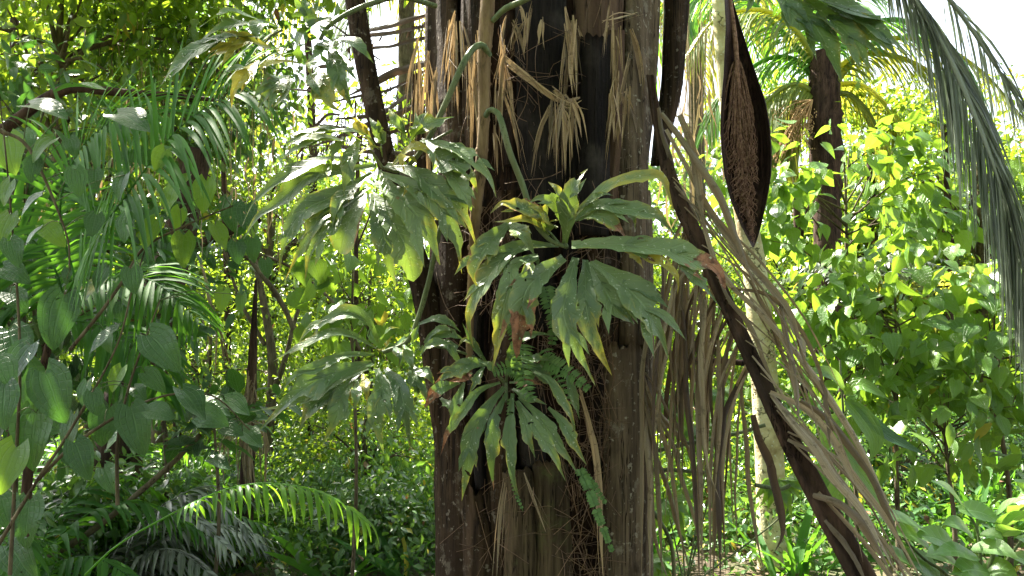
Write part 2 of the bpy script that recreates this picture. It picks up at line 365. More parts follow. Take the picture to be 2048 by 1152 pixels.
def woody_plant(name, cat, label, base, crown_c, radii, nclump, per, crad, kind, size, mat, bark='twig', tr=0.04, droop=.5, group=None, yellow=0.006, lean=(0, 0), limbs=14, parts=('trunk', 'crown'), spread=.7):
    base = Vector(base); root = empty(name, base, label, cat, group)
    c, pos, off = clusters(crown_c, radii, nclump, per, crad)
    cc = Vector(crown_c); mb = MB()
    low = cc - Vector((0, 0, radii[2] * .6))
    mid = base.lerp(low, .5) + Vector((random.uniform(-.1, .1), random.uniform(-.1, .1), 0)) * (low - base).length * .5
    tube(mb, [base - Vector((0, 0, .15)), mid, low, cc + Vector((0, 0, radii[2] * .5))], [tr * 1.25, tr, tr * .8, tr * .3], 9, n=14, rough=.06)
    idx = rng.permutation(len(c))[:limbs]
    for i in idx:
        q = Vector(c[i]); k = random.uniform(.1, .8)
        s0 = low.lerp(cc, k) if random.random() < .75 else mid.lerp(low, random.uniform(.5, 1))
        m_ = s0.lerp(q, .5) + Vector((0, 0, .12 * (q - s0).length))
        tube(mb, [s0, m_, q], [tr * .45, tr * .25, tr * .08], 5, n=7)
    mb.build(parts[0], M[bark], root)
    N = len(pos)
    out = pos - np.array(crown_c)
    leaf_cloud(parts[1], kind, pos, scatter_dirs(N, out * .4 + off, droop, spread), up_normals(N), rng.uniform(.65, 1.25, N) * size, M[mat], root, yellow)
    return root
# pinnate frond
def frond(mb, mbr, rachis, nl, llen, lw, droop=0.8, ang=55, up=0.2, nrm=Vector((0, 0, 1)), t0=.08, rr=.008, skip=0.0, cols=3, rows=6, fold=.35, tip_scale=.35, jitter=.12, tint=None, sides=(-1, 1), hang=None, njit=.2):
    pts = catmull(rachis, 40); T = tangents(pts)
    if mbr is not None: tube(mbr, rachis, [rr, rr * .7, rr * .2], 6, n=18)
    for k in range(nl):
        v = t0 + (1 - t0) * (k + .5) / nl; i = min(39, int(v * 39)); p = pts[i]; t = T[i]
        env = min(1, .45 + 2.2 * (v - t0)) * (1 - (1 - tip_scale) * max(0, (v - .5) / .5) ** 1.5)
        n0 = nrm - t * nrm.dot(t); n0 = n0.normalized() if n0.length > 1e-3 else Vector((0, 0, 1))
        sd_ = t.cross(n0)
        for s in sides:
            if random.random() < skip: continue
            L = llen * env * random.uniform(1 - jitter, 1 + jitter)
            a = R((ang if not isinstance(ang, tuple) else ang[0 if s < 0 else 1]) * (1 - .35 * v)) * random.uniform(1 - jitter, 1 + jitter)
            d = (t * math.cos(a) + sd_ * (s * math.sin(a)) + n0 * (up + random.uniform(-.08, .08))).normalized()
            if hang is not None: d = (d + hang).normalized()
            g = droop * random.uniform(.8, 1.2)
            pp = []
            q = p.copy(); dd = d.copy(); st = L / (rows - 1)
            for r_ in range(rows):
                pp.append(q.copy()); dd = (dd + Vector((0, 0, -g * 2.0 / rows))).normalized(); q = q + dd * st
            ribbon(mb, pp, lw * random.uniform(.85, 1.15), n0 + Vector((random.gauss(0, njit), random.gauss(0, njit), .3)), prof_leaflet, n=rows, cols=cols, fold=fold, tint=tint)

# ================================================================== GROUND
def ground():
    n = 90; xs = np.linspace(-1, 1, n); xs = np.sign(xs) * np.abs(xs) ** 2.2 * 220
    me = bpy.data.meshes.new('ground'); v = []; f = []
    for j in range(n):
        for i in range(n):
            x, y = xs[i], xs[j] + 10
            z = 0.10 * mnoise.noise(Vector((x * .35, y * .35, 0))) + .25 * mnoise.noise(Vector((x * .08, y * .08, 3)))
            v.append((x, y, z))
    for j in range(n - 1):
        for i in range(n - 1): a = j * n + i; f.append((a, a + 1, a + n + 1, a + n))
    me.from_pydata(v, [], f); me.polygons.foreach_set('use_smooth', [True] * len(f))
    o = link('ground', me, M['ground']); tag(o, kind='structure', label='brown leaf litter on the shaded forest floor', cat='ground')
ground()

# ================================================================== MAIN PALM TRUNK
YF, RT = 2.62, 0.335                       # front of the trunk, radius
TC = Vector((P(1078, 576, YF + RT).x, YF + RT, 0))
palm = empty('palm_tree', Vector((TC.x, TC.y, 0)), 'massive old palm trunk wrapped in dark leaf bases and hanging straw strips', 'palm tree')
def yfront(x, proud=0.0):
    d = min(0.999, abs(x - TC.x) / (RT + .02)); return TC.y - RT * math.sqrt(1 - d * d) - proud
mb = MB(); rows = []; la = []; ti = []
NR, NC = 90, 72
for i in range(NR):
    z = -0.1 + 5.6 * i / (NR - 1); row = []
    for j in range(NC):
        th = 2 * math.pi * j / NC; nz_ = mnoise.noise(Vector((math.cos(th) * 3, math.sin(th) * 3, z * .8))) * .035 + mnoise.noise(Vector((math.cos(th) * 12, math.sin(th) * 12, z * 3))) * .014
        r = RT * (0.965 - .01 * (z - 1.6)) + nz_ - .02
        row.append(Vector((TC.x + r * math.sin(th), TC.y - r * math.cos(th), z)))
    rows.append(row); la.append([(0, i / NR, .5)] * NC); ti.append([(0, 0, 0)] * NC)
mb.grid(rows, la, ti, closed=True); mb.build('trunk', M['fibre'], palm)
def slab(pts, hws, proud, mat, bulge=.035, ragtop=0.0, ragbot=0.0, thick=.022, Y=None, name='leaf_base', parent=palm, nr=30, nc=11, label=None):
    """old leaf base: curved plank hugging the trunk; pts photo pixels, hws half widths px"""
    ctr = catmull([Vector((x, y, 0)) for x, y in pts], nr)
    seed = random.uniform(0, 100); F = []; B = []
    for i, c in enumerate(ctr):
        v = i / (nr - 1); k = v * (len(hws) - 1); j = min(len(hws) - 2, int(k)); hw = hws[j] + (hws[j + 1] - hws[j]) * (k - j)
        yb = Y if Y is not None else yfront(P(c.x, c.y, YF).x, 0)
        fr = []; bk = []
        for q in range(nc):
            u = 2 * q / (nc - 1) - 1
            px = c.x + u * hw * (1 + .05 * mnoise.noise(Vector((seed, v * 9, u > 0)))) + 2.5 * mnoise.noise(Vector((seed, v * 5, 0)))
            py = c.y
            if i == 0 and ragtop: py += ragtop * (mnoise.noise(Vector((seed, u * 6, 1))) + .5 * mnoise.noise(Vector((seed, u * 25, 1))))
            if i == nr - 1 and ragbot: py += ragbot * mnoise.noise(Vector((seed, u * 7, 2)))
            d = -proud - bulge * (1 - u * u) + .009 * mnoise.noise(Vector((seed + u * 5, v * 2.5, 0))) + .004 * mnoise.noise(Vector((seed + u * 17, v * 6, 5)))
            yy = (yfront(P(px, py, YF).x, 0) * .5 + yb * .5 if Y is None else yb) + d
            a = P(px, py, yy); fr.append(a); bk.append(a + Vector((0, thick, 0)))
        F.append(fr); B.append(bk[::-1])
    mb = MB(); rr = random.random()
    rows = [f_ + b_ for f_, b_ in zip(F, B)]
    L = [[(2 * q / (2 * nc) - 1, i / nr, rr) for q in range(2 * nc)] for i in range(nr)]
    mb.grid(rows, L, [[(0, 0, 0)] * (2 * nc)] * nr, closed=True)
    # top and bottom caps
    for rw in (0, nr - 1):
        for q in range(nc - 1):
            a = rw * 2 * nc + q; b = rw * 2 * nc + 2 * nc - 1 - q; mb.f.append((a, a + 1, b - 1, b))
    o = mb.build(name, M[mat], parent)
    if label: o['label'] = label
    return o
B_ = [
 ([(874, -300), (888, 150), (908, 300), (922, 480)], [27, 30, 40, 36], .03, 'brown', {}),
 ([(905, 440), (893, 620), (905, 820), (915, 1200)], [42, 36, 40, 44], .015, 'brown', {}),
 ([(940, 985), (955, 1080), (958, 1200)], [24, 30, 32], .05, 'brown', dict(ragtop=30)),
 ([(1084, -300), (1082, 200), (1092, 440)], [50, 50, 44], .035, 'black', {}),
 ([(1192, 72), (1190, 250), (1184, 470)], [31, 31, 34], .085, 'black', dict(ragtop=16)),
 ([(1198, -300), (1196, 110)], [52, 50], .0, 'red', dict(ragbot=10)),
 ([(1290, -300), (1280, 150), (1266, 330), (1268, 540), (1262, 690)], [36, 36, 34, 30, 24], .075, 'grey', {}),
 ([(1247, 690), (1252, 850), (1250, 1000), (1252, 1200)], [38, 44, 46, 50], .07, 'grey', dict(ragtop=26)),
 ([(1034, 940), (1040, 1050), (1040, 1200)], [30, 32, 34], .055, 'moss', dict(ragtop=14)),
 ([(1100, 925), (1104, 1050), (1108, 1200)], [35, 38, 40], .045, 'moss', dict(ragtop=14)),
 ([(1012, 380), (1018, 600), (1000, 820), (1000, 1200)], [26, 30, 34, 28], .015, 'brown', {}),
 ([(1078, 440), (1082, 560), (1085, 660)], [34, 32, 30], .01, 'black', dict(ragbot=20)),
 ([(1196, 470), (1204, 600), (1208, 720)], [36, 38, 30], .02, 'brown', dict(ragbot=20)),
 ([(955, -300), (950, 120), (945, 330)], [28, 26, 22], .0, 'brown', {}),
 ([(1020, 20), (1022, 200), (1025, 330)], [20, 22, 18], .0, 'fibre', {}),
 ([(1150, 230), (1150, 380), (1140, 520)], [16, 18, 16], .03, 'black', {}),
 ([(1232, 60), (1232, 250), (1225, 420)], [18, 18, 14], .035, 'red', {}),
 ([(1288, 380), (1294, 620), (1290, 900), (1290, 1200)], [13, 15, 16, 16], .01, 'grey', {}),
 ([(960, 520), (950, 700), (965, 980)], [16, 18, 14], .03, 'black', {}),
 ([(1120, 480), (1135, 600), (1140, 720)], [22, 20, 16], .0, 'fibre', {}),
 ([(1060, 740), (1062, 830), (1066, 935)], [26, 30, 26], .0, 'black', {}),
]
for pts, hw, pr, m_, kw in B_: slab(pts, hw, pr, m_, **kw)
# leaf bases round the sides and the back
for k in range(11):
    th = R(-100 - k * 16.5); mbx = MB(); rows = []; L = []; z0 = random.uniform(-.1, .6); z1 = z0 + random.uniform(1.6, 4.2); sw = random.uniform(.06, .1)
    for i in range(16):
        z = z0 + (z1 - z0) * i / 15
        row = []
        for q in range(14):
            u = (q / 6.0 - 1) if q < 7 else (1 - (q - 7) / 6.0); r = RT * .97 + (.05 - .04 * u * u if q < 7 else -.02)
            a = th + u * sw / RT; row.append(Vector((TC.x + r * math.sin(a), TC.y - r * math.cos(a), z)))
        rows.append(row); L.append([(0, i / 16, .3)] * 14)
    mbx.grid(rows, L, [[(0, 0, 0)] * 14] * 16, closed=True); mbx.build('leaf_base', M[random.choice(['brown', 'grey', 'moss'])], palm)
# dark broken base standing off the right side, and its straw
slab([(1366, -300), (1350, 100), (1330, 250), (1318, 330)], [22, 26, 22, 16], 0, 'brown', Y=2.95, ragtop=0)
# leaning spiny leaf stalk on the left
o = slab([(672, -300), (704, -40), (730, 130), (768, 300), (800, 430), (852, 590), (880, 800), (900, 980)], [16, 20, 20, 20, 27, 26, 20], 0, 'brown', Y=2.78, name='leaf_stalk', bulge=.02)
o['label'] = 'long spiny brown leaf stalk leaning left from the trunk'
mb = MB()
cs = catmull([Vector((x, y, 0)) for x, y in [(672, -300), (704, -40), (730, 130), (768, 300), (800, 430), (852, 590), (880, 800)]], 130)
for c in cs:
    p = P(c.x + random.uniform(17, 21), c.y, 2.78); tube(mb, [p, p + Vector((.012, 0, .008))], [.002, .0004], 3, n=2)
sp_ = mb.build('spines', M['bark_dark'], o)
slab([(828, 145), (842, 260), (850, 380)], [9, 15, 16], 0, 'brown', Y=2.9, name='leaf_stalk', bulge=.012, ragtop=10)
# hanging straw strips: (x0,x1,y0,y1,len0,len1,n,proud)
S_ = [(893, 935, 20, 120, 90, 230, 11, .06), (938, 962, 60, 200, 70, 210, 8, .08), (992, 1012, 90, 190, 60, 170, 9, .09), (1098, 1152, 190, 230, 60, 170, 17, .10),
      (1128, 1160, 0, 110, 70, 200, 8, .07), (1216, 1262, 0, 200, 60, 190, 12, .11), (832, 872, 60, 190, 120, 210, 9, .0), (1000, 1085, 0, 50, 40, 90, 8, .07), (1228, 1268, 150, 240, 40, 110, 7, .11)]
ns = 0
def strip(pts, w_px, mat='straw', name='dry_strip', parent=palm, Y=None, prd=.08, tw=0, fold=.3, ragged=.12, n=9, prof=prof_strip):
    mb = MB(); q = []
    for (x, y) in pts:
        yy = Y if Y is not None else yfront(min(P(1310, y, YF).x, max(P(880, y, YF).x, P(x, y, YF).x)), prd)
        q.append(P(x, y, yy))
    ribbon(mb, q, w_px * PX(2.6) * .8, Vector((random.uniform(-.5, .5), -1, .1)), prof, n=n, cols=3, fold=fold, ragged=ragged, twist=tw, wave=.15)
    for e in range(2):
        k0 = random.uniform(-5, 5) * PX(2.6); q2 = [p + Vector((k0 * (1 + i * random.uniform(.3, 1.6)), -.006 * e - .01 * random.random(), random.uniform(-.03, .02))) for i, p in enumerate(q)]
        ribbon(mb, q2, w_px * PX(2.6) * random.uniform(.2, .45), Vector((random.uniform(-.9, .9), -1, .1)), prof_leaflet, n=n, cols=3, fold=fold, ragged=.25, twist=random.uniform(-2, 2), wave=.3)
    return mb.build(name, M[mat], parent)
for x0, x1, y0, y1, l0, l1, n_, pr in S_:
    for k in range(n_):
        x = random.uniform(x0, x1); y = random.uniform(y0, y1); L = random.uniform(l0, l1); dx = random.gauss(0, 16)
        strip([(x, y), (x + dx * .6, y + L * .4), (x + dx, y + L)], random.uniform(2.5, 6), Y=2.78 if pr == 0 else None, prd=pr + random.uniform(-.01, .03), tw=random.uniform(-1.2, 1.2), mat='straw' if random.random() < .75 else 'dead'); ns += 1
for pts, w_ in [([(1003, 112), (1050, 150), (1105, 195), (1150, 212)], 8), ([(1160, 195), (1128, 205), (1098, 192)], 6), ([(1232, 130), (1216, 260), (1206, 340), (1196, 400)], 4.5), ([(1150, 50), (1140, 130), (1145, 190)], 7), ([(1108, 180), (1130, 205), (1152, 235)], 7),
                ([(1205, 42), (1240, 36), (1290, 20)], 3), ([(988, 250), (992, 300), (995, 350)], 5)]:
    strip(pts, w_, prd=.11, fold=.5)
for pts, w_, lab in [([(1160, 780), (1180, 860), (1195, 940), (1203, 1100), (1207, 1160)], 9, 'long yellowed strip hanging down the lower trunk'), ([(1010, 965), (1000, 1040), (993, 1160)], 4, None), ([(1048, 945), (1068, 1000), (1092, 1065)], 3.5, None), ([(1030, 810), (1050, 850), (1062, 930)], 1.6, None)]:
    o = strip(pts, w_, prd=.12, mat='straw' if w_ > 5 else 'dead', n=14)
    if lab: o['label'] = lab
# fine roots and fibres all over the trunk
mb = MB()
for (x0, x1, y0, y1, n_) in [(935, 1010, 400, 620, 60), (1120, 1240, 390, 560, 70), (1120, 1220, 560, 1160, 260), (1040, 1190, 650, 780, 110), (880, 1300, 0, 1160, 130), (1000, 1080, 80, 240, 30), (940, 1030, 960, 1160, 25)]:
    for k in range(n_):
        x = random.uniform(x0, x1); y = random.uniform(y0, y1); a = random.uniform(0, 6.28) if random.random() < .6 else random.uniform(1.2, 1.9); L = random.uniform(25, 130)
        pr = random.uniform(.04, .13); pts = []
        c1, c2 = random.uniform(-18, 18), random.uniform(-.05, .05)
        for s in range(4):
            xx = x + math.cos(a) * L * (s / 3 - .5) + (c1 if s in (1, 2) else 0) * .5; yy = y + math.sin(a) * L * (s / 3 - .5) + (c1 if s == 1 else 0) * .4
            xx = min(1300, max(870, xx)); pts.append(P(xx, yy, yfront(P(xx, yy, YF).x, pr + c2 * math.sin(s))))
        tube(mb, pts, random.uniform(.0006, .0014), 3, n=7)
o = mb.build('fine_roots', M['rootlet'], palm); o['kind'] = 'stuff'
# crown of the palm, above the frame
cr_top = Vector((TC.x, TC.y, 5.3))
for k in range(10):
    a = 2 * math.pi * k / 10 + .2; L = 3.6; e = random.uniform(.35, 1.0)
    d = Vector((math.cos(a), math.sin(a), 0))
    pts = [cr_top + d * .2, cr_top + d * L * .35 + Vector((0, 0, L * .45 * e)), cr_top + d * L * .75 + Vector((0, 0, L * .42 * e - .2)), cr_top + d * L * 1.1 + Vector((0, 0, L * .1 * e - .6))]
    mb = MB(); mr = MB(); frond(mb, mb, pts, 42, .75, .022, droop=.7, ang=60, rr=.03, rows=4)
    mb.build('frond', M['palm'], palm)

# ================================================================== CLIMBING PLANT WITH LOBED LEAVES
climb = empty('climbing_philodendron', P(958, 900, 2.5), 'climber with ringed tan stem and large deeply lobed leaves on the big trunk', 'climber')
mb = MB()
tube(mb, [P(978, -40, 2.43), P(972, 60, 2.42), P(968, 120, 2.42), P(968, 230, 2.42), P(962, 330, 2.43), P(952, 420, 2.44), P(946, 520, 2.46), P(940, 640, 2.5), P(938, 760, 2.5)], [.022, .024, .020, .018, .019, .016, .014, .012, .01], 12, n=60, rough=.03)
for y in (62, 92, 128, 168, 240, 300, 345, 420, 495): # nodes
    x = np.interp(y, [-40, 60, 120, 230, 330, 420, 520, 640], [978, 972, 968, 968, 962, 952, 946, 940]); Yn = np.interp(y, [0, 330, 640], [2.42, 2.43, 2.5])
    tube(mb, [P(x, y - 5, Yn), P(x, y, Yn), P(x, y + 5, Yn)], [.018, .0245 if y < 200 else .0215, .018], 12, n=5)
stem = mb.build('stem', M['cane'], climb)
def lobed_leaf(lobes, tr, Y0, mat, petiole=None, pr=(.010, .009, .007), label=None, parent=climb, fwd=.10, upn=.55, name='leaf', ws=.96):
    """lobes: (points, full width px, options); tr=(scale, ox, oy)"""
    s, ox, oy = tr; mb = MB()
    for li, lb in enumerate(lobes):
        pts, w_ = lb[0], lb[1]; o = lb[2] if len(lb) > 2 else {}
        Yb = Y0 + o.get('Y', 0); f = o.get('fwd', fwd); m = len(pts)
        q = []
        for i, (x, y) in enumerate(pts):
            v = i / (m - 1); q.append(P(ox + x * s, oy + y * s, Yb - f * math.sin(2.3 * v) - .006 * (li % 5)))
        d = (q[-1] - q[0]).normalized(); up = o.get('up', upn)
        nvec = Vector((random.uniform(-.25, .25) + o.get('nx', 0), -1, up + random.uniform(-.15, .15)))
        hw = w_ * s * .5 * PX(Yb) * (1.0 if w_ * s < 45 else .9) * ws
        t = d; nn = nvec - t * nvec.dot(t); nn.normalize(); sv = t.cross(nn); app = max(.55, math.sqrt(sv.x ** 2 + sv.z ** 2)); hw /= app
        yl, yt, bt, be = o.get('y', .13), o.get('yt', .35), o.get('bt', 0), o.get('be', 0)
        def tint(u, v, yl=yl, yt=yt, bt=bt, be=be):
            yv = yl + yt * max(0, v - .35) + .22 * abs(u) ** 3 + be * .6 * abs(u) ** 2 * (v > .25)
            b_ = (max(0, (v - (1 - bt)) / .25 + .3) if bt and v > 1 - bt - .08 else 0) + be * (abs(u) > .9) * (.2 < v < .9)
            return (yv, min(1, b_), 0)
        ribbon(mb, q, hw, nvec, (lambda v: (.32 + .68 * math.sin(math.pi * .5 * min(1, v / .62)) ** 1.6) if v < .62 else max(0, (1 - v) / .38) ** .75) if o.get('wide') else prof_lobe if not o.get('blunt') else (lambda v: (.3 + .7 * math.sin(math.pi * min(1, v * 1.1) * .62)) * (1 if v < .85 else max(0, (1 - v) / .15) ** .5)),
               n=26, cols=7, fold=.26 + o.get('fold', 0), wave=.17, tint=tint, notch=o.get('notch', True), twist=o.get('tw', random.uniform(-.25, .25)))
        if o.get('notch', True) and w_ * s > 30 and not o.get('blunt'):
            cq = catmull(q, 20)
            for sg in (-1, 1):
                for v0 in ((.42,) if random.random() < .5 else (.36, .58)):
                    i0 = int(v0 * 19); tt = (cq[min(19, i0 + 1)] - cq[i0 - 1]).normalized(); n1 = (nvec - tt * nvec.dot(tt)).normalized(); s1 = tt.cross(n1)
                    dd = (tt * random.uniform(.9, 1.25) + s1 * sg * .75).normalized(); L = hw * random.uniform(1.7, 2.5)
                    ribbon(mb, [cq[i0], cq[i0] + dd * L * .5, cq[i0] + (dd * .8 + tt * .35 - Vector((0, 0, .15))) * L], hw * random.uniform(.26, .4), nvec, lambda v: (.6 + .4 * math.sin(math.pi * v)) * min(1, (1 - v) * 2.2), n=12, cols=5, fold=.2, wave=.15, tint=tint)
    lf = mb.build(name, M[mat], parent)
    if label: lf['label'] = label
    if petiole:
        pb = MB(); tube(pb, [P(*p) for p in petiole], [r_ * .82 for r_ in pr], 10, n=36, rough=.05); pb.build('petiole', M['stem'], lf)
    return lf
zA = (.3472, 450, 180)
lobed_leaf([([(870, 440), (700, 455), (480, 500), (300, 660), (190, 730), (105, 860)], 115, dict(Y=.04)),
            ([(820, 420), (640, 395), (500, 425), (300, 530), (170, 650), (95, 790)], 85, dict(up=1.3)),
            ([(850, 480), (650, 600), (450, 700), (345, 870), (310, 1060)], 150, {}),
            ([(830, 560), (650, 680), (530, 760), (430, 930), (345, 1100)], 90, dict(yt=.8)),
            ([(800, 590), (620, 760), (500, 920), (460, 1100)], 135, dict(yt=.5)),
            ([(790, 600), (735, 720), (690, 830), (665, 945)], 200, dict(blunt=1, notch=False, be=.35, yt=.1)),
            ([(830, 600), (890, 740), (930, 900), (985, 1140)], 150, dict(yt=.5)),
            ([(850, 600), (960, 760), (1050, 930), (1085, 1105)], 160, dict(blunt=1, yt=.2)),
            ([(870, 530), (1000, 620), (1130, 760), (1240, 1010)], 215, dict(yt=.5)),
            ([(900, 480), (1050, 540), (1220, 650), (1330, 850), (1365, 1060)], 140, dict(Y=-.02, yt=.5)),
            ([(930, 430), (1100, 480), (1250, 600), (1370, 700), (1455, 910)], 155, dict(Y=-.04, yt=.6)),
            ([(890, 460), (960, 600), (1000, 700), (1040, 790)], 90, {}),
            ([(820, 500), (700, 600), (640, 700), (600, 860)], 110, dict(yt=.6, be=.2)),
            ([(1000, 520), (1040, 560), (1025, 620)], 60, dict(y=.4)), ([(1170, 640), (1215, 680), (1215, 725)], 60, dict(y=.5))],
           zA, 2.42, 'aroid', petiole=[(978, 112, 2.415), (968, 93, 2.39), (950, 94, 2.37), (925, 130, 2.34), (892, 205, 2.34), (850, 290, 2.36), (805, 340, 2.38), (765, 335, 2.40)], pr=(.013, .012, .011, .009, .006), label='broad drooping leaf with an orange-edged lobe, left of the trunk')
lobed_leaf([([(1130, 290), (1300, 330), (1430, 410), (1520, 500), (1565, 625)], 100, {}), ([(1150, 330), (1300, 420), (1410, 490), (1455, 595)], 170, dict(notch=True)),
            ([(1260, 380), (1320, 500), (1400, 640), (1420, 710)], 120, dict(up=-.2, y=0, yt=0)), ([(1160, 290), (1205, 380), (1190, 495)], 62, dict(yt=.5)),
            ([(1060, 340), (1020, 230), (985, 170), (940, 105)], 105, dict(Y=.03, yt=.5)), ([(1060, 330), (1110, 230), (1200, 185), (1325, 153)], 120, dict(Y=.02)), ([(1080, 290), (1110, 200), (1095, 125)], 80, {}),
            ([(1100, 420), (1050, 380), (1020, 420), (1035, 480)], 70, dict(y=.6, up=1.2)), ([(960, 440), (1050, 350), (1130, 330), (1250, 430)], 80, dict(y=.5, Y=.03))],
           zA, 2.36, 'aroid', label='short leaf with upright lobes in front of the trunk edge', petiole=[(905, 260, 2.37), (860, 285, 2.37), (832, 300, 2.36)], pr=(.005, .005, .004))
lobed_leaf([([(780, 290), (650, 240), (480, 255), (310, 335)], 100, dict(up=1.5)), ([(740, 300), (560, 290), (420, 330), (312, 418)], 110, dict(up=1.6)),
            ([(680, 270), (625, 360), (612, 465)], 65, {}), ([(770, 290), (715, 420), (685, 615)], 110, dict(yt=.4)), ([(600, 440), (595, 490), (588, 550)], 36, {}),
            ([(880, 340), (800, 260), (700, 235), (560, 240)], 70, dict(up=1.0)), ([(910, 380), (895, 280), (870, 220), (830, 155)], 90, {}), ([(850, 340), (800, 240), (765, 200), (755, 150)], 95, dict(y=.7, Y=.04)),
            ([(760, 380), (840, 330), (900, 330)], 70, dict(Y=.05, y=.5))],
           zA, 2.40, 'aroid', label='leaf with pale shining upper lobes, left of the trunk', petiole=[(765, 335, 2.40), (740, 300, 2.4), (716, 285, 2.39)], pr=(.006, .005, .004))
zB = (.3992, 880, 320)
lobed_leaf([([(590, 430), (430, 430), (320, 490), (225, 610), (145, 760), (165, 940)], 125, dict(Y=.03, yt=.75)),
            ([(480, 480), (370, 530), (345, 640), (310, 780), (262, 1060)], 105, dict(yt=.9)),
            ([(480, 470), (440, 520), (398, 592)], 80, {}),
            ([(620, 490), (520, 560), (440, 640), (405, 760), (382, 995)], 165, dict(bt=.42, yt=.5, wide=1)),
            ([(680, 490), (640, 640), (620, 780), (690, 950), (780, 1135)], 155, dict(yt=.3)),
            ([(725, 500), (730, 640), (740, 780), (790, 930), (862, 1082)], 135, dict(yt=.8)),
            ([(750, 510), (830, 660), (890, 760), (980, 822)], 140, dict(Y=.02, yt=.1)),
            ([(765, 510), (900, 610), (1020, 730), (1090, 850), (1145, 992)], 200, dict(yt=.2)),
            ([(660, 430), (860, 420), (1080, 445), (1250, 490), (1380, 545), (1432, 655)], 150, dict(Y=-.06, bt=.30, yt=.3, fwd=.04, wide=1)),
            ([(850, 430), (1000, 470), (1120, 520), (1190, 600), (1190, 675)], 60, dict(y=.8, Y=-.02)),
            ([(1200, 540), (1300, 610), (1412, 752)], 62, dict(y=0, yt=0, up=1.2, Y=-.05)), ([(950, 470), (990, 500), (1020, 545)], 50, dict(y=.7))],
           zB, 2.36, 'aroid', petiole=[(968, 238, 2.415), (978, 221, 2.39), (990, 222, 2.375), (1001, 238, 2.37), (1018, 300, 2.35), (1045, 370, 2.35), (1068, 440, 2.36), (1100, 480, 2.36), (1135, 495, 2.35)], pr=(.010, .012, .0115, .010, .007), label='largest leaf, with a rusty brown hanging lobe and a brown curled tip, centre of the trunk')
lobed_leaf([([(625, 420), (640, 300), (650, 180), (690, 95), (742, 42)], 115, dict(Y=-.02)), ([(640, 270), (600, 160), (540, 108)], 70, dict(y=.4)), ([(625, 350), (580, 230), (510, 190), (440, 215)], 85, {}),
            ([(650, 310), (720, 230), (850, 130), (1000, 85), (1110, 95), (1178, 275)], 70, dict(y=.45, Y=.02)), ([(700, 250), (800, 175), (870, 177)], 42, {}),
            ([(680, 300), (780, 230), (900, 240), (1080, 285), (1200, 405)], 95, dict(Y=-.03)), ([(670, 300), (780, 275), (870, 320), (940, 405)], 120, dict(bt=.25, be=.2, yt=.5, Y=-.01)), ([(940, 270), (970, 300), (978, 355)], 42, {})],
           zB, 2.38, 'aroid', label='upright pale green leaf standing above the centre leaf', petiole=[(1135, 495, 2.35), (1130, 480, 2.36), (1131, 455, 2.36)], pr=(.006, .006, .005))
lobed_leaf([([(545, 380), (520, 290), (400, 240), (310, 215), (250, 270)], 90, dict(be=.5, y=.3)), ([(530, 370), (540, 300), (500, 250), (440, 235)], 105, dict(y=.4)),
            ([(350, 315), (260, 400), (190, 500), (165, 580), (192, 645)], 135, dict(be=.35, yt=.6)), ([(350, 315), (410, 370), (475, 480)], 95, dict(yt=.4)), ([(560, 370), (450, 300), (350, 305), (270, 310)], 45, dict(y=.4, be=.2))],
           zB, 2.39, 'aroid', label='ragged leaf with browned edges beside the stem', petiole=[(1120, 490, 2.37), (1100, 465, 2.38), (1095, 460, 2.38)], pr=(.006, .005, .004))
zC = (.2951, 500, 560)
lobed_leaf([([(870, 420), (790, 270), (650, 225), (480, 310), (425, 420)], 95, dict(up=1)), ([(720, 240), (480, 290), (380, 360), (320, 450)], 60, dict(up=1)),
            ([(850, 460), (700, 380), (540, 370), (400, 420), (150, 555)], 85, dict(up=1)), ([(840, 505), (650, 510), (450, 590), (300, 660), (175, 810)], 85, {}),
            ([(830, 560), (600, 620), (350, 750), (55, 1025)], 185, {}), ([(800, 600), (560, 700), (350, 830), (0, 895)], 80, {}), ([(750, 620), (520, 780), (400, 880), (328, 1030)], 140, {}),
            ([(720, 650), (620, 780), (590, 930), (488, 1125)], 120, {}), ([(725, 680), (722, 790), (700, 900)], 78, {}), ([(860, 600), (895, 750), (860, 900), (905, 1180)], 165, dict(Y=-.01)),
            ([(920, 600), (1000, 700), (1050, 880), (1092, 1150)], 130, dict(Y=-.03, up=1.0)), ([(900, 640), (920, 760), (860, 870), (800, 930)], 110, {}),
            ([(1090, 570), (1130, 690), (1112, 860)], 120, dict(Y=.03, yt=.5)), ([(1120, 600), (1200, 640), (1260, 720)], 90, dict(Y=.03)), ([(765, 640), (790, 740), (790, 835)], 72, dict(y=.7, Y=.03)), ([(660, 700), (670, 780), (690, 850)], 60, dict(y=.6, Y=.03)),
            ([(880, 420), (940, 335), (1015, 325)], 82, {}), ([(880, 480), (920, 450), (960, 380)], 70, dict(y=.7)), ([(975, 450), (1015, 510), (1010, 600)], 72, dict(be=.3, up=1)), ([(1040, 440), (1085, 540), (1105, 650)], 75, dict(be=.3)),
            ([(980, 440), (1060, 390), (1110, 330)], 70, {})],
           zC, 2.46, 'aroid_dark', petiole=[(935, 350, 2.47), (905, 400, 2.45), (880, 460, 2.44), (858, 560, 2.45), (835, 640, 2.47), (812, 685, 2.48), (765, 705, 2.47)], pr=(.009, .010, .010, .008), label='dark green leaf hanging low on the left of the trunk')
zE = (.2441, 320, 0)
